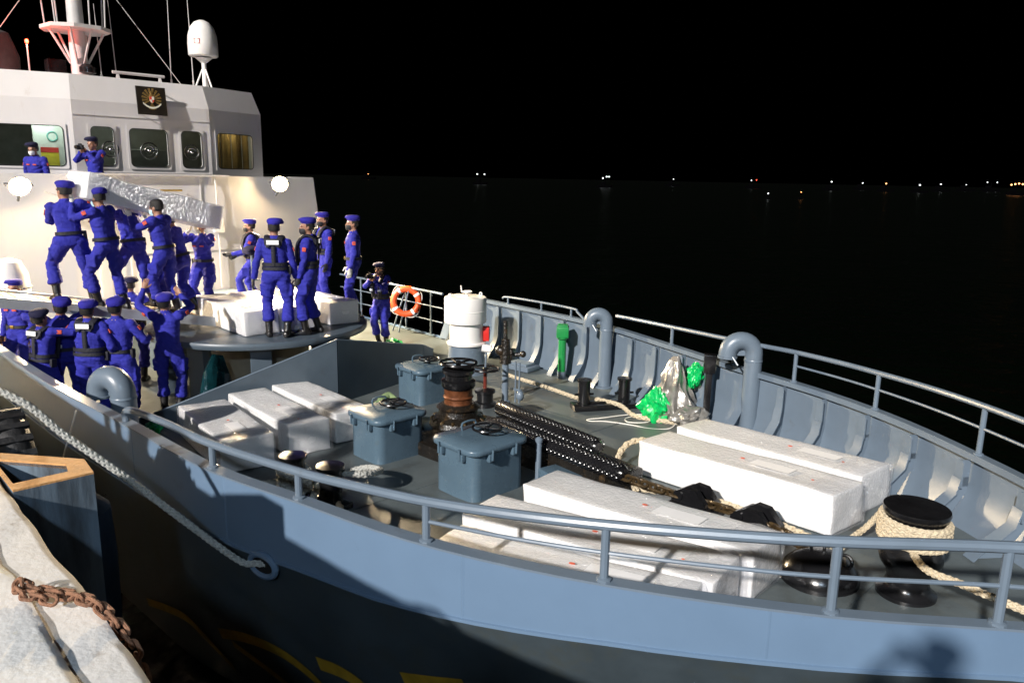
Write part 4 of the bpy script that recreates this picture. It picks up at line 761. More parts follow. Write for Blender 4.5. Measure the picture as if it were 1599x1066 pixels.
# white canister at far left of the deck
t = thing('liferaft_canister', 'white canister at far left edge in front of the wheelhouse wall', 'canister', (-13.9, -3.0, 0)); g = G(); g.lathe([(.3, .0), (.3, 1.1), (.29, 1.14), (.31, 1.16), (.31, 1.22), (.29, 1.24), (.27, 1.7), (.18, 1.9), (.02, 1.95)], 24); obj('shell', g, TANKW, t)
g = G(); g.torus((0, 0, .6), .305, .015, 24, 6); g.torus((0, 0, 1.5), .285, .015, 24, 6); obj('strap', g, HOUSING, t)

# ================================================================== QUAY THINGS
FP = [(-5.32, -4.83), (-4.80, -4.42), (-4.55, -4.44), (-4.55, -4.83)]
t = thing('steel_fender', 'hollow steel quay fender with orange-painted top edge and blue-grey sides', 'fender')
fz = 1.64
g = G(); inn = [(-5.14, -4.81), (-4.78, -4.52), (-4.65, -4.54), (-4.65, -4.81)]
g.loft([[V((x, y, z)) for x, y in FP] for z in (-3, 0, fz - .012)], 0, False); g.loft([[V((x, y, z)) for x, y in inn] for z in (fz - .5, fz - .012)], 0, False); g.add([(x, y, fz - .5) for x, y in inn], [(0, 1, 2, 3)]); obj('shell', g, STEELB, t, 0)
g = G(); g.loft([[V((x, y, fz - .012)) for x, y in FP], [V((x, y, fz)) for x, y in FP], [V((x, y, fz)) for x, y in inn], [V((x, y, fz - .03)) for x, y in inn]], 0, False); obj('top_edge', g, FORANGE, t, 0)
chain('rusty_chain', 'rusty brown chain lying over the pale quay edge', [(-3.30, -5.05, ZQ + .06), (-3.25, -5.03, ZQ + .055), (-3.2, -4.99, ZQ + .045), (-3.14, -4.95, ZQ + .045), (-3.05, -4.9, ZQ + .045), (-2.97, -4.86, ZQ + .03), (-2.88, -4.82, ZQ - .04), (-2.8, -4.79, ZQ - .15), (-2.72, -4.78, ZQ - .35)], .020, .017, .0082, RUSTBR, .048)
chain('rusty_chain', 'short rusty chain tail doubled back on the quay kerb', [(-3.28, -5.06, ZQ + .08), (-3.22, -5.07, ZQ + .06), (-3.15, -5.03, ZQ + .06), (-3.08, -4.98, ZQ + .05)], .018, .015, .0075, RUSTBR, .045)
for lab, x, y, z in (('black rubber tyre fender hanging on quay wall at far left', -6.05, -4.58, 1.25),):
    t = thing('tyre_fender', lab, 'tyre', (x, y, z)); g = G(); g.torus((0, 0, 0), .3, .12, 32, 12, rot=Matrix.Rotation(pi / 2, 3, 'X')); obj('tyre', g, RUBBER, t)
    for k in range(24): a = 2 * pi * k / 24; g = G(); g.box((.41 * cos(a), 0, .41 * sin(a)), (.03, .2, .045), rot=Matrix.Rotation(-a, 3, 'Y')); obj('tread_block', g, RUBBER, t, 0)
t = thing('rubber_fender', 'dark blue-grey cylindrical rubber fender between quay and hull', 'fender', (-6.35, -4.2, .3)); g = G(); g.lathe([(.1, -1.2), (.3, -1.1), (.32, 0), (.3, .42), (.2, .52), (.06, .55)], 24); obj('body', g, RUBBERB, t); g = G(); g.torus((0, 0, .58), .06, .02, 16, 6, rot=Matrix.Rotation(pi / 2, 3, 'X')); obj('eye', g, RUBBER, t)
# mooring line from the fairlead to a quay bollard
tag(obj('mooring_line', rope_geo([(-5.08, -3.15, .40), (-5.14, -3.25, .42), (-5.2, -3.36, .46), (-5.32, -3.66, .80), (-5.45, -4.0, 1.20), (-5.6, -4.32, 1.55), (-5.75, -4.6, 1.86), (-6.1, -5.2, 2.15), (-6.3, -5.5, 2.2)], .027, 8), ROPEG), 'grey plaited mooring line stretched from the quay to the hull fairlead', 'rope')
t = thing('quay_bollard', 'iron quay bollard holding the mooring line', 'bollard', (-6.42, -5.7, ZQ + .13)); g = G(); g.lathe([(.28, 0), (.28, .05), (.18, .1), (.16, .4), (.24, .5), (.24, .58), (.02, .62)], 24); obj('bollard_body', g, BLACK, t)
tag(obj('heaving_line', (lambda g: g.tube(catmull([(-8.3, -3.6, .95), (-8.32, -3.75, .5), (-8.36, -3.9, 0)], 4), .008, 6))(G()), CORD), 'thin cord hanging from the near gunwale at left', 'cord')

# ================================================================== DISTANT BOATS
BO = [(-782, 510, 4.5, 'y', .5), (-399, 347, 5.4, 'w2', 1), (-314, 376, 4.8, 'w3', 1), (-415, 596, 4.9, 'w', .6), (-312, 555, 4.9, 'wr', .6), (-116, 212, .2, 'w', .8), (-114, 229, .7, 'y', .6), (-252, 559, 4.9, 'w', 1.), (-295, 720, 4.7, 'w', .8), (-216, 566, 4.3, 'o', 1.2), (-192, 561, 3.8, 'w', 1.2), (-228, 716, 4.8, 'w', .8), (-262, 901, 5., 'w', .5), (-244, 920, 8.1, 'w2', .5), (-141, 585, 5.4, 'o2', 1.3)]
BL = ['faint yellow-lit boat, leftmost on the horizon', 'boat with two white lamps, nearest the wheelhouse on the horizon', 'boat with three white lamps on the mid horizon above the white drum', 'single-lamp boat on horizon just right of the three-lamp boat', 'boat with a white and a red lamp on the horizon', 'nearer boat with white lamp below the horizon line', 'nearer boat with faint yellow lamp below the horizon line', 'white-lamp boat first to the right of the two nearer boats', 'white-lamp boat just left of the orange-lamp boat', 'single orange-lamp boat on the right horizon', 'white-lamp boat just right of the single orange-lamp boat', 'white-lamp boat, second right of the single orange lamp', 'dim white-lamp boat, third right of the single orange lamp', 'boat with two small high white lamps at the right horizon', 'boat with bright orange lamps at the far right edge']
for (x, y, z, k, s), lab in zip(BO, BL):
    d = math.hypot(x, y); sc = max(.5, d / 500); Lb = 7 * sc * (.6 if z < 2 else 1.4); base = ZW; top = max(z - base, 1.2)
    t = thing('distant_boat', lab, 'boat', (x, y, base), 0, 'lamp-lit boats on the night horizon'); Rd = V((y, -x, 0)).normalized(); t.rotation_euler = (0, 0, math.atan2(Rd.y, Rd.x))
    h = .22 * Lb * .6; g = G(); g.loft([[V((u * Lb, -w * Lb * .13, h * (1 + .25 * abs(u)))), V((u * Lb, w * Lb * .13, h * (1 + .25 * abs(u)))), V((u * Lb * .9, w * Lb * .09, -.2)), V((u * Lb * .9, -w * Lb * .09, -.2))] for u, w in ((-.5, .8), (-.3, 1), (.1, 1), (.35, .7), (.5, .05))]); obj('hull', g, BOATH, t)
    g = G(); g.box((-.15 * Lb, 0, h + .1 * Lb), (.28 * Lb, .18 * Lb, .2 * Lb), bev=.02 * Lb); obj('cabin', g, BOATH, t); g = G(); g.tube([(0, 0, h), (0, 0, top)], .03 * Lb, 6); obj('mast_pole', g, BOATH, t)
    pos = {'w': [(0, 0)], 'y': [(0, 0)], 'o': [(0, 0)], 'w2': [(-2, 0), (2.6, 0)], 'w3': [(-1.5, -.6), (.8, .4), (2.4, .4)], 'wr': [(-1.4, 0), (1.6, .3)], 'o2': [(-2.5, -.3), (-.8, .1), (.9, .4), (2.6, .1)]}[k]
    for i, (dx, dz) in enumerate(pos):
        r = .00075 * d * (s ** .5); g = G(); g.ell((dx * sc, 0, top + dz * sc), (r, r, r), None, 10, 6); obj('lamp', g, BLAMP_R if (k == 'wr' and i == 1) else BLAMP_O if k[0] in 'oy' else BLAMP_W, t)

# ================================================================== PEOPLE
def ik(a, tgt, l1, l2, pole):
    d = tgt - a; L = d.length
    if L > (l1 + l2) * .995: d = d * ((l1 + l2) * .995 / L); L = d.length
    L = max(L, abs(l1 - l2) + .02); u = d.normalized(); x = (l1 * l1 - l2 * l2 + L * L) / (2 * L); h = math.sqrt(max(0, l1 * l1 - x * x))
    p = pole - u * pole.dot(u); p = p.normalized() if p.length > 1e-5 else u.orthogonal().normalized()
    return a + u * x + p * h, a + d
def hand_geo(g, wrist, direc, palm_n, m, curl=.5, side=1, sc=1):
    """palm and five separate bent fingers; direc = along the hand, palm_n = normal the fingers curl to"""
    d = direc.normalized(); n = (palm_n - d * palm_n.dot(d)).normalized(); w = d.cross(n) * side
    g.tube([wrist - d * .02, wrist + d * .02 * sc, wrist + d * .06 * sc, wrist + d * .095 * sc], [(.026 * sc, .020 * sc), (.033 * sc, .018 * sc), (.043 * sc, .017 * sc), (.040 * sc, .014 * sc)], 10, m, ref=n)
    for k, (off, ln) in enumerate(((.030, .068), (.010, .078), (-.011, .073), (-.030, .056))):
        p = wrist + d * (.088 * sc) + w * (off * sc); P = [p]; a = curl * .35
        for s in (.42, .33, .25): q = d * cos(a) + n * sin(a); P.append(P[-1] + q * (ln * s * sc)); a += curl
        g.tube(P, [.0095 * sc, .009 * sc, .0082 * sc, .006 * sc], 7, m, ref=w)
    p = wrist + d * (.03 * sc) + w * (.032 * sc); q = (d * .6 + w * .75 + n * .25).normalized(); q2 = (d * .9 + w * .25 + n * .4).normalized()
    g.tube([p, p + q * .035 * sc, p + q * .035 * sc + q2 * .03 * sc, p + q * .035 * sc + q2 * .052 * sc], [.013 * sc, .0115 * sc, .010 * sc, .007 * sc], 7, m, ref=n)
PMATS = [SUIT, SKIN, BOOT, HAIR, GLOVEW, GLOVEB, EYEM]
def person(label, loc, phi, hs=1.0, lean=0, side=0, twist=0, head=(0, 0), pelvis=(0, 0, .955), LF=(-.11, 0, 0), RF=(.11, 0, 0), fyaw=(12, -12), LH=(-.27, .06, .80), RH=(.27, .06, .80),
           lp=(-.5, -1, -.2), rp=(.5, -1, -.2), hat='beret', mask=None, vest=False, glove=(None, None), belt=True, curl=.5, seed=0, palm=None, cap_dark=False, trunkadd=0):
    rnd = random.Random(seed * 7 + 1); g = G(); pel = V(pelvis); trunkadd += rnd.uniform(-.05, .07); lg = rnd.uniform(.94, 1.1)
    Rt = Matrix.Rotation(RAD(twist), 3, 'Z') @ Matrix.Rotation(RAD(side), 3, 'Y') @ Matrix.Rotation(RAD(-lean), 3, 'X')
    tp = lambda x, y, z: pel + Rt @ V((x, y, z))
    def sec(z, rx, ry, y=0, x=0, n=18):
        r = []
        for j in range(n):
            a = 2 * pi * j / n; c, s = cos(a), sin(a); e = .82; r.append(tp(x + rx * math.copysign(abs(c) ** e, c), y + ry * math.copysign(abs(s) ** e, s), z))
        return r
    # lower trunk stays with the legs, chest follows the lean
    k = 1 + trunkadd
    g.loft([sec(-.13, .07, .07), sec(-.10, .135, .105), sec(-.02, .172 * k, .125 * k, -.005), sec(.06, .165 * k, .12 * k), sec(.13, .152 * k, .112 * k, .005), sec(.22, .160 * k, .118 * k, .008), sec(.32, .178 * k, .125 * k, .006), sec(.40, .186, .118, 0), sec(.455, .172, .098, -.008), sec(.49, .11, .075, -.012), sec(.515, .07, .06, -.01)], 0)
    nb = tp(0, -.008, .47); Rh = Rt @ Matrix.Rotation(RAD(head[0]), 3, 'Z') @ Matrix.Rotation(RAD(lean * .75), 3, 'X') @ Matrix.Rotation(RAD(-head[1]), 3, 'X')
    hp = lambda x, y, z: nb + Rh @ V((x, y + .012, z + .175))          # head centre frame (eyes at z=0)
    g.tube([nb, nb + (hp(0, -.01, -.06) - nb) * .6, hp(0, -.01, -.03)], [.062, .056, .058], 12, 1)
    g.tube([tp(0, -.012, .475), tp(0, -.005, .53)], [.082, .07], 14, 0)        # collar
    g.ell(hp(0, -.012, .028), (.077, .098, .095), Rh, 16, 12, 3 if hat is None else 1)
    g.ell(hp(0, .022, -.035), (.062, .072, .083), Rh, 14, 10, 1); g.ell(hp(0, .045, -.085), (.043, .045, .035), Rh, 12, 8, 1)
    g.tube([hp(0, .092, .012), hp(0, .112, -.03), hp(0, .098, -.042)], [.010, .016, .014], 8, 1)
    for s in (-1, 1): g.ell(hp(s * .078, -.008, -.015), (.011, .022, .032), Rh, 8, 6, 1); g.ell(hp(s * .033, .080, .022), (.026, .012, .009), Rh, 8, 5, 1)
    g.ell(hp(0, .09, -.068), (.024, .01, .009), Rh, 8, 5, 1)
    # arms
    hands = []; badges = []
    for s, H, pole in ((-1, LH, lp), (1, RH, rp)):
        sh = tp(s * .178, -.005, .425); tg = V(H); 
        # raise shoulder with the arm
        if tg.z > sh.z: sh = sh + V((0, 0, .035))
        el, wr = ik(sh, tg, .285, .255, V(pole) if not isinstance(pole, str) else V((0, 0, -1)))
        g.ell(sh, (.078, .074, .078), None, 12, 8, 0); m1 = sh + (el - sh) * .5
        g.tube([sh, m1, el - (el - sh) * .06, el, el + (wr - el) * .35, el + (wr - el) * .82, wr], [.073, .062, .055, .057, .053, .043, .042], 14, 0)
        hands.append((wr, (wr - el).normalized(), s)); badges.append((sh, el, s))
    # legs
    for s, Fp, yw in ((-1, LF, fyaw[0]), (1, RF, fyaw[1])):
        hp_ = pel + V((s * .092, 0, -.03)); an = V(Fp) + V((0, 0, .10)); fd = Matrix.Rotation(RAD(yw), 3, 'Z') @ V((0, 1, 0))
        kn, an = ik(hp_, an, .43, .42, fd + V((s * .15, 0, 0))); sd_ = an - kn
        g.tube([hp_ + V((0, 0, .05)), hp_, hp_ + (kn - hp_) * .35, hp_ + (kn - hp_) * .75, kn, kn + sd_ * .2, kn + sd_ * .45, kn + sd_ * .60, kn + sd_ * .67, kn + sd_ * .70], [lg * q for q in (.085, .108, .103, .085, .077, .076, .082, .090, .086, .055)], 16, 0)
        o = V((s, 0, 0)); th = hp_ + (kn - hp_) * .55; g.box(th + o * .085, (.045, .15, .17), rot=(kn - hp_).to_track_quat('-Z', 'Y').to_matrix() if abs((kn - hp_).normalized().z) < .2 else None, m=0)   # cargo pocket
        g.tube([kn + sd_ * .62, kn + sd_ * .85, an, an - V((0, 0, .05))], [.058, .055, .053, .052], 14, 2)
        rtv = V((fd.y, -fd.x, 0)); zb = an.z - .10
        ft = []
        for t_, w, hgt in ((-.085, .03, .06), (-.07, .042, .085), (0, .046, .10), (.07, .048, .075), (.13, .05, .058), (.175, .044, .046), (.20, .02, .03)):
            c = V((an.x, an.y, zb)) + fd * t_; ft.append([c + rtv * w + V((0, 0, .001)), c + rtv * w * .96 + V((0, 0, hgt * .6)), c + rtv * w * .5 + V((0, 0, hgt)), c - rtv * w * .5 + V((0, 0, hgt)), c - rtv * w * .96 + V((0, 0, hgt * .6)), c - rtv * w + V((0, 0, .001))])
        g.loft(ft, 2)
    # weld everything to one skin
    me = bpy.data.meshes.new('tmp'); me.from_pydata(g.v, [], g.f); me.update(); b = bmesh.new(); b.from_mesh(me); bmesh.ops.recalc_face_normals(b, faces=b.faces); b.to_mesh(me); b.free()
    ob = bpy.data.objects.new('tmp', me); COL.objects.link(ob); md = ob.modifiers.new('r', 'REMESH'); md.mode = 'VOXEL'; md.voxel_size = .0115; sm = ob.modifiers.new('s', 'SMOOTH'); sm.iterations = 2; sm.factor = .5
    dg = bpy.context.evaluated_depsgraph_get(); me2 = bpy.data.meshes.new_from_object(ob.evaluated_get(dg)); bpy.data.objects.remove(ob); 
    kd = kdtree.KDTree(len(g.f)); 
    for i, f in enumerate(g.f): kd.insert(sum((V(g.v[q]) for q in f), V()) / len(f), i)
    kd.balance(); bpy.data.meshes.remove(me)
    out = G(); vs = [v.co.copy() for v in me2.vertices]; fs = [tuple(p.vertices) for p in me2.polygons]; mi = []; suit = [True] * len(vs)
    for p in me2.polygons:
        m_ = g.m[kd.find(p.center)[1]]; mi.append(m_)
        if m_: 
            for q in p.vertices: suit[q] = False
    for i, v in enumerate(me2.vertices):      # folds in the cloth
        if suit[i]:
            p = v.co; q = V((p.x * 7 + seed, p.y * 7 + p.z * 5, p.z * 15 + p.x * 6)); d_ = noise.noise(q * .8) * .012 + (1 - abs(noise.noise(q * 1.3)) * 2.4) * .007; vs[i] = p + v.normal * (d_ - .004)
    out.v = [tuple(v) for v in vs]; out.f = fs; out.m = mi; bpy.data.meshes.remove(me2)
    for (wr, d, s), gl in zip(hands, glove):
        m_ = {None: 1, 'w': 4, 'k': 5}[gl]; pn = V(palm) if palm else (V((-s, .25, 0)) if d.z < -.3 else V((0, 1, .2)))
        if abs(pn.normalized().dot(d)) > .95: pn = V((0, 0, 1))
        hand_geo(out, wr, d, pn, m_, curl, s, 1.08 if gl else 1.0)
    for s in (-1, 1): out.ell(hp(s * .033, .085, .008), (.012, .008, .006), Rh, 8, 5, 6)
    wdir = math.atan2(F_.y, F_.x) + RAD(phi) - pi / 2
    t = thing('person', label, 'person', loc, wdir, 'men in blue uniform'); t.scale = (hs * .985,) * 3
    bo = obj('body', out, PMATS, t, 60)
    if hat in ('beret', 'cap'):
        h = G(); rings = []
        for z, rx, ry, ox, oy in ((.040, .079, .100, 0, -.008), (.062, .083, .104, 0, -.008), (.066, .092, .112, .005, -.008), (.088, .118, .130, .022, -.008), (.112, .120, .130, .026, -.008), (.130, .100, .112, .022, -.01), (.142, .062, .075, .014, -.01), (.146, .01, .01, .01, -.01)):
            rings.append([hp(ox + rx * cos(2 * pi * j / 20), oy + ry * sin(2 * pi * j / 20), z + .022 * sin(2 * pi * j / 20) * (z < .09) - (.025 * max(0, cos(2 * pi * j / 20)) if .08 < z < .12 else 0)) for j in range(20)])
        h.loft(rings); obj('beret', h, BERETD if cap_dark else BERET, t, 60)
    elif hat is None:
        h = G(); rings = []
        for z, rx, ry in ((-.03, .080, .086), (.03, .083, .100), (.075, .079, .098), (.105, .062, .08), (.125, .03, .04), (.128, .004, .004)):
            rings.append([hp(rx * cos(2 * pi * j / 18), -.016 + ry * (sin(2 * pi * j / 18) * (.62 if (sin(2 * pi * j / 18) > 0 and z < .05) else 1)), z + (.055 * max(0, sin(2 * pi * j / 18)) if z < .05 else 0)) for j in range(18)])
        h.loft(rings); obj('hair', h, HAIR, t, 60)
    if hat is not None:
        h = G(); h.loft([[hp(x * 1.0, y, z) for x, y in ((.081, .02), (.082, -.05), (.05, -.108), (0, -.115), (-.05, -.108), (-.082, -.05), (-.081, .02))] for z in (.05, -.0)] + [[hp(x * .92, y * .9, -.045) for x, y in ((.078, -.03), (.08, -.06), (.05, -.105), (0, -.11), (-.05, -.105), (-.08, -.06), (-.078, -.03))]], 0, False, False); obj('hair', h, HAIR, t, 60)
    if mask:
        h = G(); rings = []
        for z, w, y0 in ((-.02, .052, .098), (-.045, .066, .104), (-.075, .062, .104), (-.105, .045, .09)): rings.append([hp(w * sin(a), .028 + (y0 - .012) * cos(a), z) for a in [RAD(-82 + 164 * j / 12) for j in range(13)]])
        h.loft(rings, 0, False, False); obj('face_mask', h, {'b': MASKB, 'k': MASKK, 'w': REFL}[mask], t)
    if belt:
        h = G(); h.loft([sec(.045, .180 * k, .135 * k), sec(.043, .186 * k, .141 * k), sec(.090, .183 * k, .138 * k), sec(.088, .177 * k, .132 * k)], 0, False); bl = obj('belt', h, VEST, t)
        h = G(); h.box((0, 0, 0), (.06, .02, .05), bev=.004); M = Rt; h.v = [tuple(tp(0, .141 * k, .067) + M @ V(q)) for q in h.v]; obj('buckle', h, BRASS if seed % 2 else HOUSING, bl)
        h = G(); h.box((0, 0, 0), (.05, .09, .12), bev=.012); h.v = [tuple(tp(.19 * k, 0, .03) + M @ V(q)) for q in h.v]; obj('pouch', h, VEST, bl)
    if vest:
        h = G()
        for s in (-1, 1): h.tube(catmull([tp(s * .085, .145, .08), tp(s * .095, .155, .22), tp(s * .10, .150, .34), tp(s * .105, .105, .455), tp(s * .095, .0, .525), tp(s * .085, -.105, .47), tp(s * .05, -.145, .38)], 4), (.048, .026), 10, ref=Rt @ V((s, 0, 0))) if False else h.tube(catmull([tp(s * .085, .145, .08), tp(s * .095, .155, .22), tp(s * .10, .150, .34), tp(s * .105, .105, .455), tp(s * .095, .0, .525), tp(s * .085, -.105, .47), tp(s * .05, -.145, .38)], 4), [(.024, .05)] * 25, 10, ref=Rt @ V((1, 0, 0)))
        h.tube(catmull([tp(-.12, -.12, .44), tp(0, -.145, .45), tp(.12, -.12, .44)], 4), [(.024, .05)] * 9, 10, ref=Rt @ V((0, 0, 1))); h.tube([tp(0, -.145, .42), tp(0, -.148, .25), tp(0, -.140, .10)], [(.012, .03)] * 3, 8, ref=Rt @ V((1, 0, 0)))
        h.loft([sec(.10, .172 * k, .128 * k), sec(.10, .180 * k, .14 * k), sec(.15, .180 * k, .14 * k), sec(.15, .168 * k, .125 * k)], 0, False); vo = obj('life_vest', h, VEST, t)
        for c, sz in (((0, -.178, .445), (.17, .008, .06)), ((-.10, .185, .24), (.085, .008, .045)), ((.10, .185, .24), (.085, .008, .045))):
            q = G(); q.box((0, 0, 0), sz); q.v = [tuple(tp(*c) + Rt @ V(p)) for p in q.v]; obj('reflective_patch', q, REFL, vo, 0)
    for sh, el, s in badges:
        d = (el - sh).normalized(); o_ = V((s, 0, .15)); o_ = (o_ - d * o_.dot(d)).normalized(); q = G(); c = sh + (el - sh) * .36 + o_ * .068; w = d.cross(o_); M = Matrix((w, o_, d)).transposed(); q.box(c, (.055, .012, .06), rot=M, bev=.004); obj('badge', q, BADGE, t)
    for bx in ((-.07, .142, .33), (.07, .142, .33)):
        if not vest: q = G(); q.box((0, 0, 0), (.07, .012, .025)); q.v = [tuple(tp(*bx) + Rt @ V(p)) for p in q.v]; obj('chest_badge', q, BADGE, t, 0)
    return t
GZ = lambda y: gz(y) + .012
# --- six carriers on the gangway
person('leftmost carrier seen from behind, legs wide apart on the gangway', (-11.72, -2.62, GZ(-2.62)), 30, .985, lean=3, side=-3, head=(40, -4), pelvis=(-.02, 0, .925), LF=(-.25, .10, .045), RF=(.19, .02, -.03), fyaw=(25, -5), LH=(-.08, .20, 1.30), RH=(.30, .22, 1.50), lp=(-1, 0, -1), rp=(1, -.3, -1), seed=1)
person('carrier in large blue beret and pale mask, second from left', (-11.50, -2.27, GZ(-2.27)), 82, .97, lean=6, head=(-10, 10), pelvis=(0, -.02, .935), LF=(-.1, .12, .02), RF=(.1, -.16, -.03), LH=(-.16, .36, 1.50), RH=(.22, .30, 1.46), lp=(-.6, .2, -1), rp=(.6, .2, -1), mask='b', glove=('w', 'w'), seed=2, palm=(0, 0, 1))
person('carrier with arms stretched up behind the box, third from left', (-12.25, -1.70, GZ(-1.70)), 75, 1.0, lean=8, head=(0, -4), pelvis=(0, -.04, .93), LF=(-.1, .12, .03), RF=(.12, -.22, -.04), LH=(-.15, .42, 1.50), RH=(.25, .36, 1.52), lp=(-.6, .2, -1), rp=(.6, .2, -1), glove=('w', 'w'), cap_dark=True, seed=3, palm=(0, 0, 1))
person('bareheaded carrier with black hair and pale blue mask', (-11.52, -1.50, GZ(-1.50)), 84, .975, lean=7, head=(0, 6), pelvis=(0, -.02, .945), LF=(-.1, .04, .01), RF=(.1, -.10, -.02), LH=(-.15, .40, 1.46), RH=(.22, .33, 1.38), lp=(-.6, .2, -1), rp=(.6, .2, -1), hat=None, mask='b', glove=('w', 'w'), seed=4, palm=(0, 0, 1))
person('carrier behind the box between bareheaded man and last carrier', (-12.28, -1.00, GZ(-1.0)), 95, .95, lean=14, head=(0, 10), pelvis=(0, -.04, .86), LF=(-.1, .24, .04), RF=(.12, -.2, -.03), LH=(-.18, .36, 1.40), RH=(.22, .36, 1.40), lp=(-.6, .2, -1), rp=(.6, .2, -1), hat='beret', glove=('w', 'w'), seed=5, palm=(0, 0, 1))
person('last carrier at lower end of the box, facing the camera', (-12.72, -.44, .975), 172, .95, lean=4, head=(15, 5), pelvis=(0, 0, .90), LF=(-.1, .03, 0), RF=(.12, -.05, 0), LH=(-.12, .26, 1.44), RH=(.16, .22, 1.44), lp=(-1, 0, -1), rp=(1, 0, -1), glove=('w', 'w'), seed=6, palm=(0, 0, 1), cap_dark=True)
# --- standing on / behind the platform
person('man behind the platform resting an arm on the ladder post', (-13.55, .80, .86), 112, .97, lean=3, pelvis=(0, 0, .91), LF=(-.1, .2, .05), RF=(.1, -.1, 0), LH=(-.18, .38, 1.05), RH=(.22, .28, .98), mask='k', vest=True, glove=('k', 'k'), seed=7)
person('broad man in blue seen from behind with vest strap, on platform front', (-10.28, -.40, .975), 8, .995, lean=1, head=(14, 4), LF=(-.13, 0, 0), RF=(.14, -.06, 0), fyaw=(18, -14), LH=(-.33, -.02, .80), RH=(.28, .1, .82), vest=True, glove=('k', 'k'), trunkadd=.10, seed=8)
person('man with black vest turned left, right of the broad man', (-10.18, .08, .975), 92, 1.0, lean=0, head=(18, 2), LF=(-.12, .06, 0), RF=(.1, -.08, 0), LH=(-.22, .12, .80), RH=(.24, .05, .78), mask='k', vest=True, glove=('k', 'k'), seed=9)
person('man with reflective chest patch facing left behind the wrapped boxes', (-11.95, 1.36, .975), 128, .985, head=(8, 2), LH=(-.25, .08, .80), RH=(.26, .06, .80), mask='k', vest=True, glove=('k', 'k'), seed=10)
person('rightmost man standing on platform in profile with white gloves', (-10.98, 1.34, .975), 104, .98, head=(8, 0), LF=(-.09, .03, 0), RF=(.09, -.03, 0), LH=(-.24, .07, .79), RH=(.25, .08, .79), mask='k', glove=('w', 'w'), seed=11)
person('man on lower deck raising a camera, between platform and lifebuoy', (-12.55, 2.95, 0), 150, .96, lean=4, head=(0, 4), LH=(-.05, .27, 1.40), RH=(.06, .27, 1.40), lp=(-1, 0, -1), rp=(1, 0, -1), vest=True, cap_dark=True, seed=12)
# --- on the lower deck under the gangway
person('man with white back patch at far left, reaching up under gangway', (-11.0, -3.28, 0), -18, .92, lean=6, head=(0, -10), LH=(-.2, .36, 1.42), RH=(.22, .40, 1.45), vest=True, cap_dark=True, seed=13)
person('man beneath the gangway behind the leftmost man', (-11.15, -2.98, 0), 40, .98, lean=8, head=(0, -14), LH=(-.2, .34, 1.50), RH=(.2, .36, 1.52), cap_dark=False, seed=14)
person('stocky man with black vest and back patch under the gangway', (-10.75, -2.78, 0), 2, .98, lean=3, head=(6, -6), LH=(-.24, .35, 1.30), RH=(.3, .12, .95), vest=True, trunkadd=.12, seed=15)
person('man seen from behind with empty back, middle of the lower deck', (-10.62, -2.48, 0), 0, .99, lean=3, head=(0, -8), LF=(-.1, .05, 0), RF=(.12, -.05, 0), LH=(-.24, .34, 1.25), RH=(.26, .30, 1.15), seed=16)
person('man seen from behind raising both arms towards the carriers', (-10.72, -1.82, 0), 4, .985, lean=2, head=(-5, -10), LF=(-.12, .02, 0), RF=(.12, -.03, 0), LH=(-.36, .22, 1.76), RH=(.10, .36, 1.66), lp=(-1, 0, -.4), rp=(1, .2, -.6), curl=.15, belt=False, seed=17)
person('man half hidden on the lower deck behind two men seen from behind', (-12.75, -1.62, 0), 20, .98, lean=2, LH=(-.22, .3, 1.3), RH=(.24, .3, 1.25), cap_dark=True, seed=18)
person('man beyond the gangway with only his beret showing', (-13.3, -3.05, 0), 170, .985, mask='k', seed=19)
# --- at the wheelhouse
person('masked man in dark uniform in front of the left wheelhouse window', (-16.62, -1.86, 2.235), 176, .90, head=(-6, 10), mask='w', cap_dark=True, seed=20)
person('photographer in front of the narrow wheelhouse window holding a camera', (-16.60, -.86, 2.235), 165, .985, head=(0, 6), LH=(-.05, .25, 1.44), RH=(.07, .25, 1.44), lp=(-1, 0, -1), rp=(1, 0, -1), cap_dark=True, seed=21)
def camera_thing(label, loc, phi):
    wdir = math.atan2(F_.y, F_.x) + RAD(phi) - pi / 2; t = thing('photo_camera', label, 'camera', loc, wdir, 'cameras held up by men'); g = G(); g.box((0, 0, 0), (.13, .06, .09), bev=.012); g.box((0, 0, .055), (.05, .05, .03), bev=.008); obj('camera_body', g, VEST, t); g = G(); g.tube([(0, .02, 0), (0, .11, 0)], .036, 14); obj('lens', g, VEST, t); g = G(); g.lathe([(.004, 0), (.03, .0), (.03, .003), (.004, .003)], 12, (0, .111, 0), rot=Matrix.Rotation(-pi / 2, 3, 'X')); obj('front_glass', g, EYEM, t)
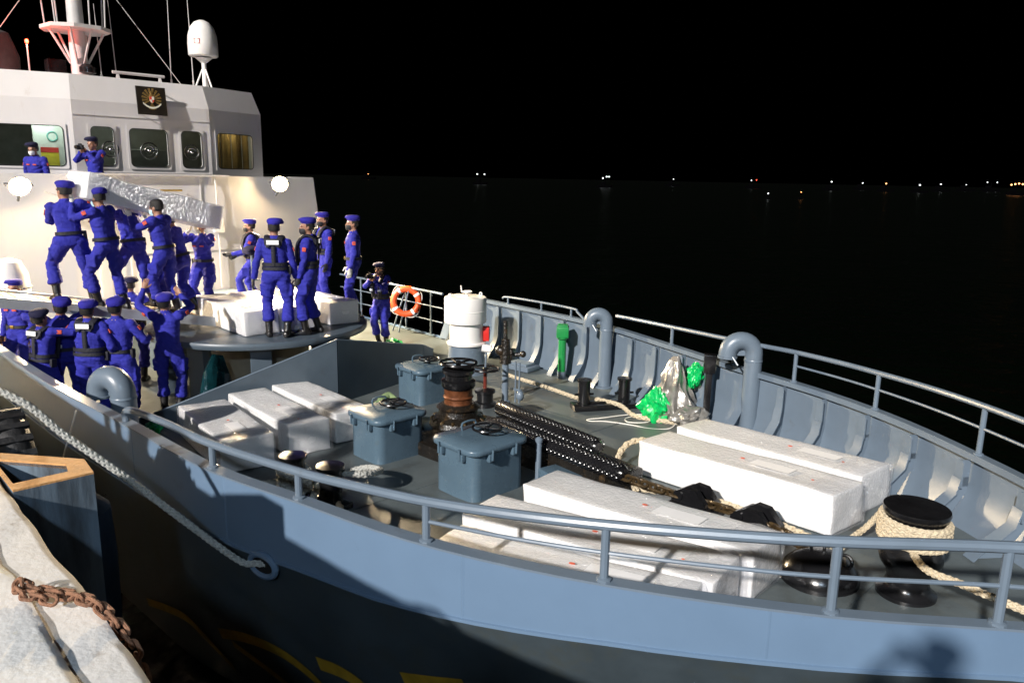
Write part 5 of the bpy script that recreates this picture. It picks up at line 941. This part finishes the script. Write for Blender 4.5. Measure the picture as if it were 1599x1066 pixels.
def held(p, phi, f, u, s): 
    a = math.atan2(F_.y, F_.x) + RAD(phi); return V((p[0] + cos(a) * f * s, p[1] + sin(a) * f * s, p[2] + u * s))
camera_thing('black camera held up by the photographer at the wheelhouse window', held((-16.60, -.86, 2.235), 165, .33, 1.50, .985), 165)
camera_thing('black camera held by the crouched man near the lifebuoy', held((-12.55, 2.95, 0), 150, .35, 1.46, .96), 150)
# dark blue cap lying on the hand post
g = G(); g.loft([[V((-13.2, .62, 1.87)) + V((rx * cos(2 * pi * j / 18), rx * .9 * sin(2 * pi * j / 18), z)) for j in range(18)] for z, rx in ((0, .13), (.02, .17), (.07, .18), (.12, .15), (.15, .08), (.155, .01))]); tag(obj('blue_helmet', g, BERETD), 'dark blue helmet resting on top of the hand post', 'helmet')

# --- photographers and onlookers on the quay, outside the picture: their shadows fall on the hull and boxes
for i, (x, y, ph) in enumerate(((-7.0, -5.75, -10), (-6.35, -6.1, 5), (.12, -5.86, 10))):
    person(('onlooker on the quay, %s along the kerb' % ('first', 'second')[i]) if i < 2 else 'photographer standing on the quay edge behind the viewpoint', (x, y, ZQ + .03), ph, .99, LH=(-.08, .26, 1.45), RH=(.1, .26, 1.45), lp=(-1, 0, -1), rp=(1, 0, -1), seed=40 + i)

# --- lamp post of the quay, behind the viewpoint: cool fill on hull and deck
t = thing('quay_lamp', 'tall quay lamp post with cool white head behind the viewpoint', 'street lamp', (3.2, -9.2, ZQ))
g = G(); g.tube([(0, 0, 0), (0, 0, 5.0)], [.09, .06], 14); obj('pole', g, HOUSING, t)
g = G(); g.box((0, .25, 5.0), (.3, .6, .1), bev=.02); obj('lamp_head', g, HOUSING, t); g = G(); g.box((0, .3, 4.943), (.24, .42, .012)); obj('lamp_lens', g, mat('quay_lamp_glow', (1, 1, 1), .5, emis=(.75, .87, 1), es=20), t, 0)
ld = bpy.data.lights.new('quay_lamp_light', 'POINT'); ld.energy = 1050; ld.color = (.62, .80, 1); ld.shadow_soft_size = .2; lo_ = bpy.data.objects.new('quay_lamp_light', ld); COL.objects.link(lo_); lo_.parent = t; lo_.location = (0, .35, 4.75)
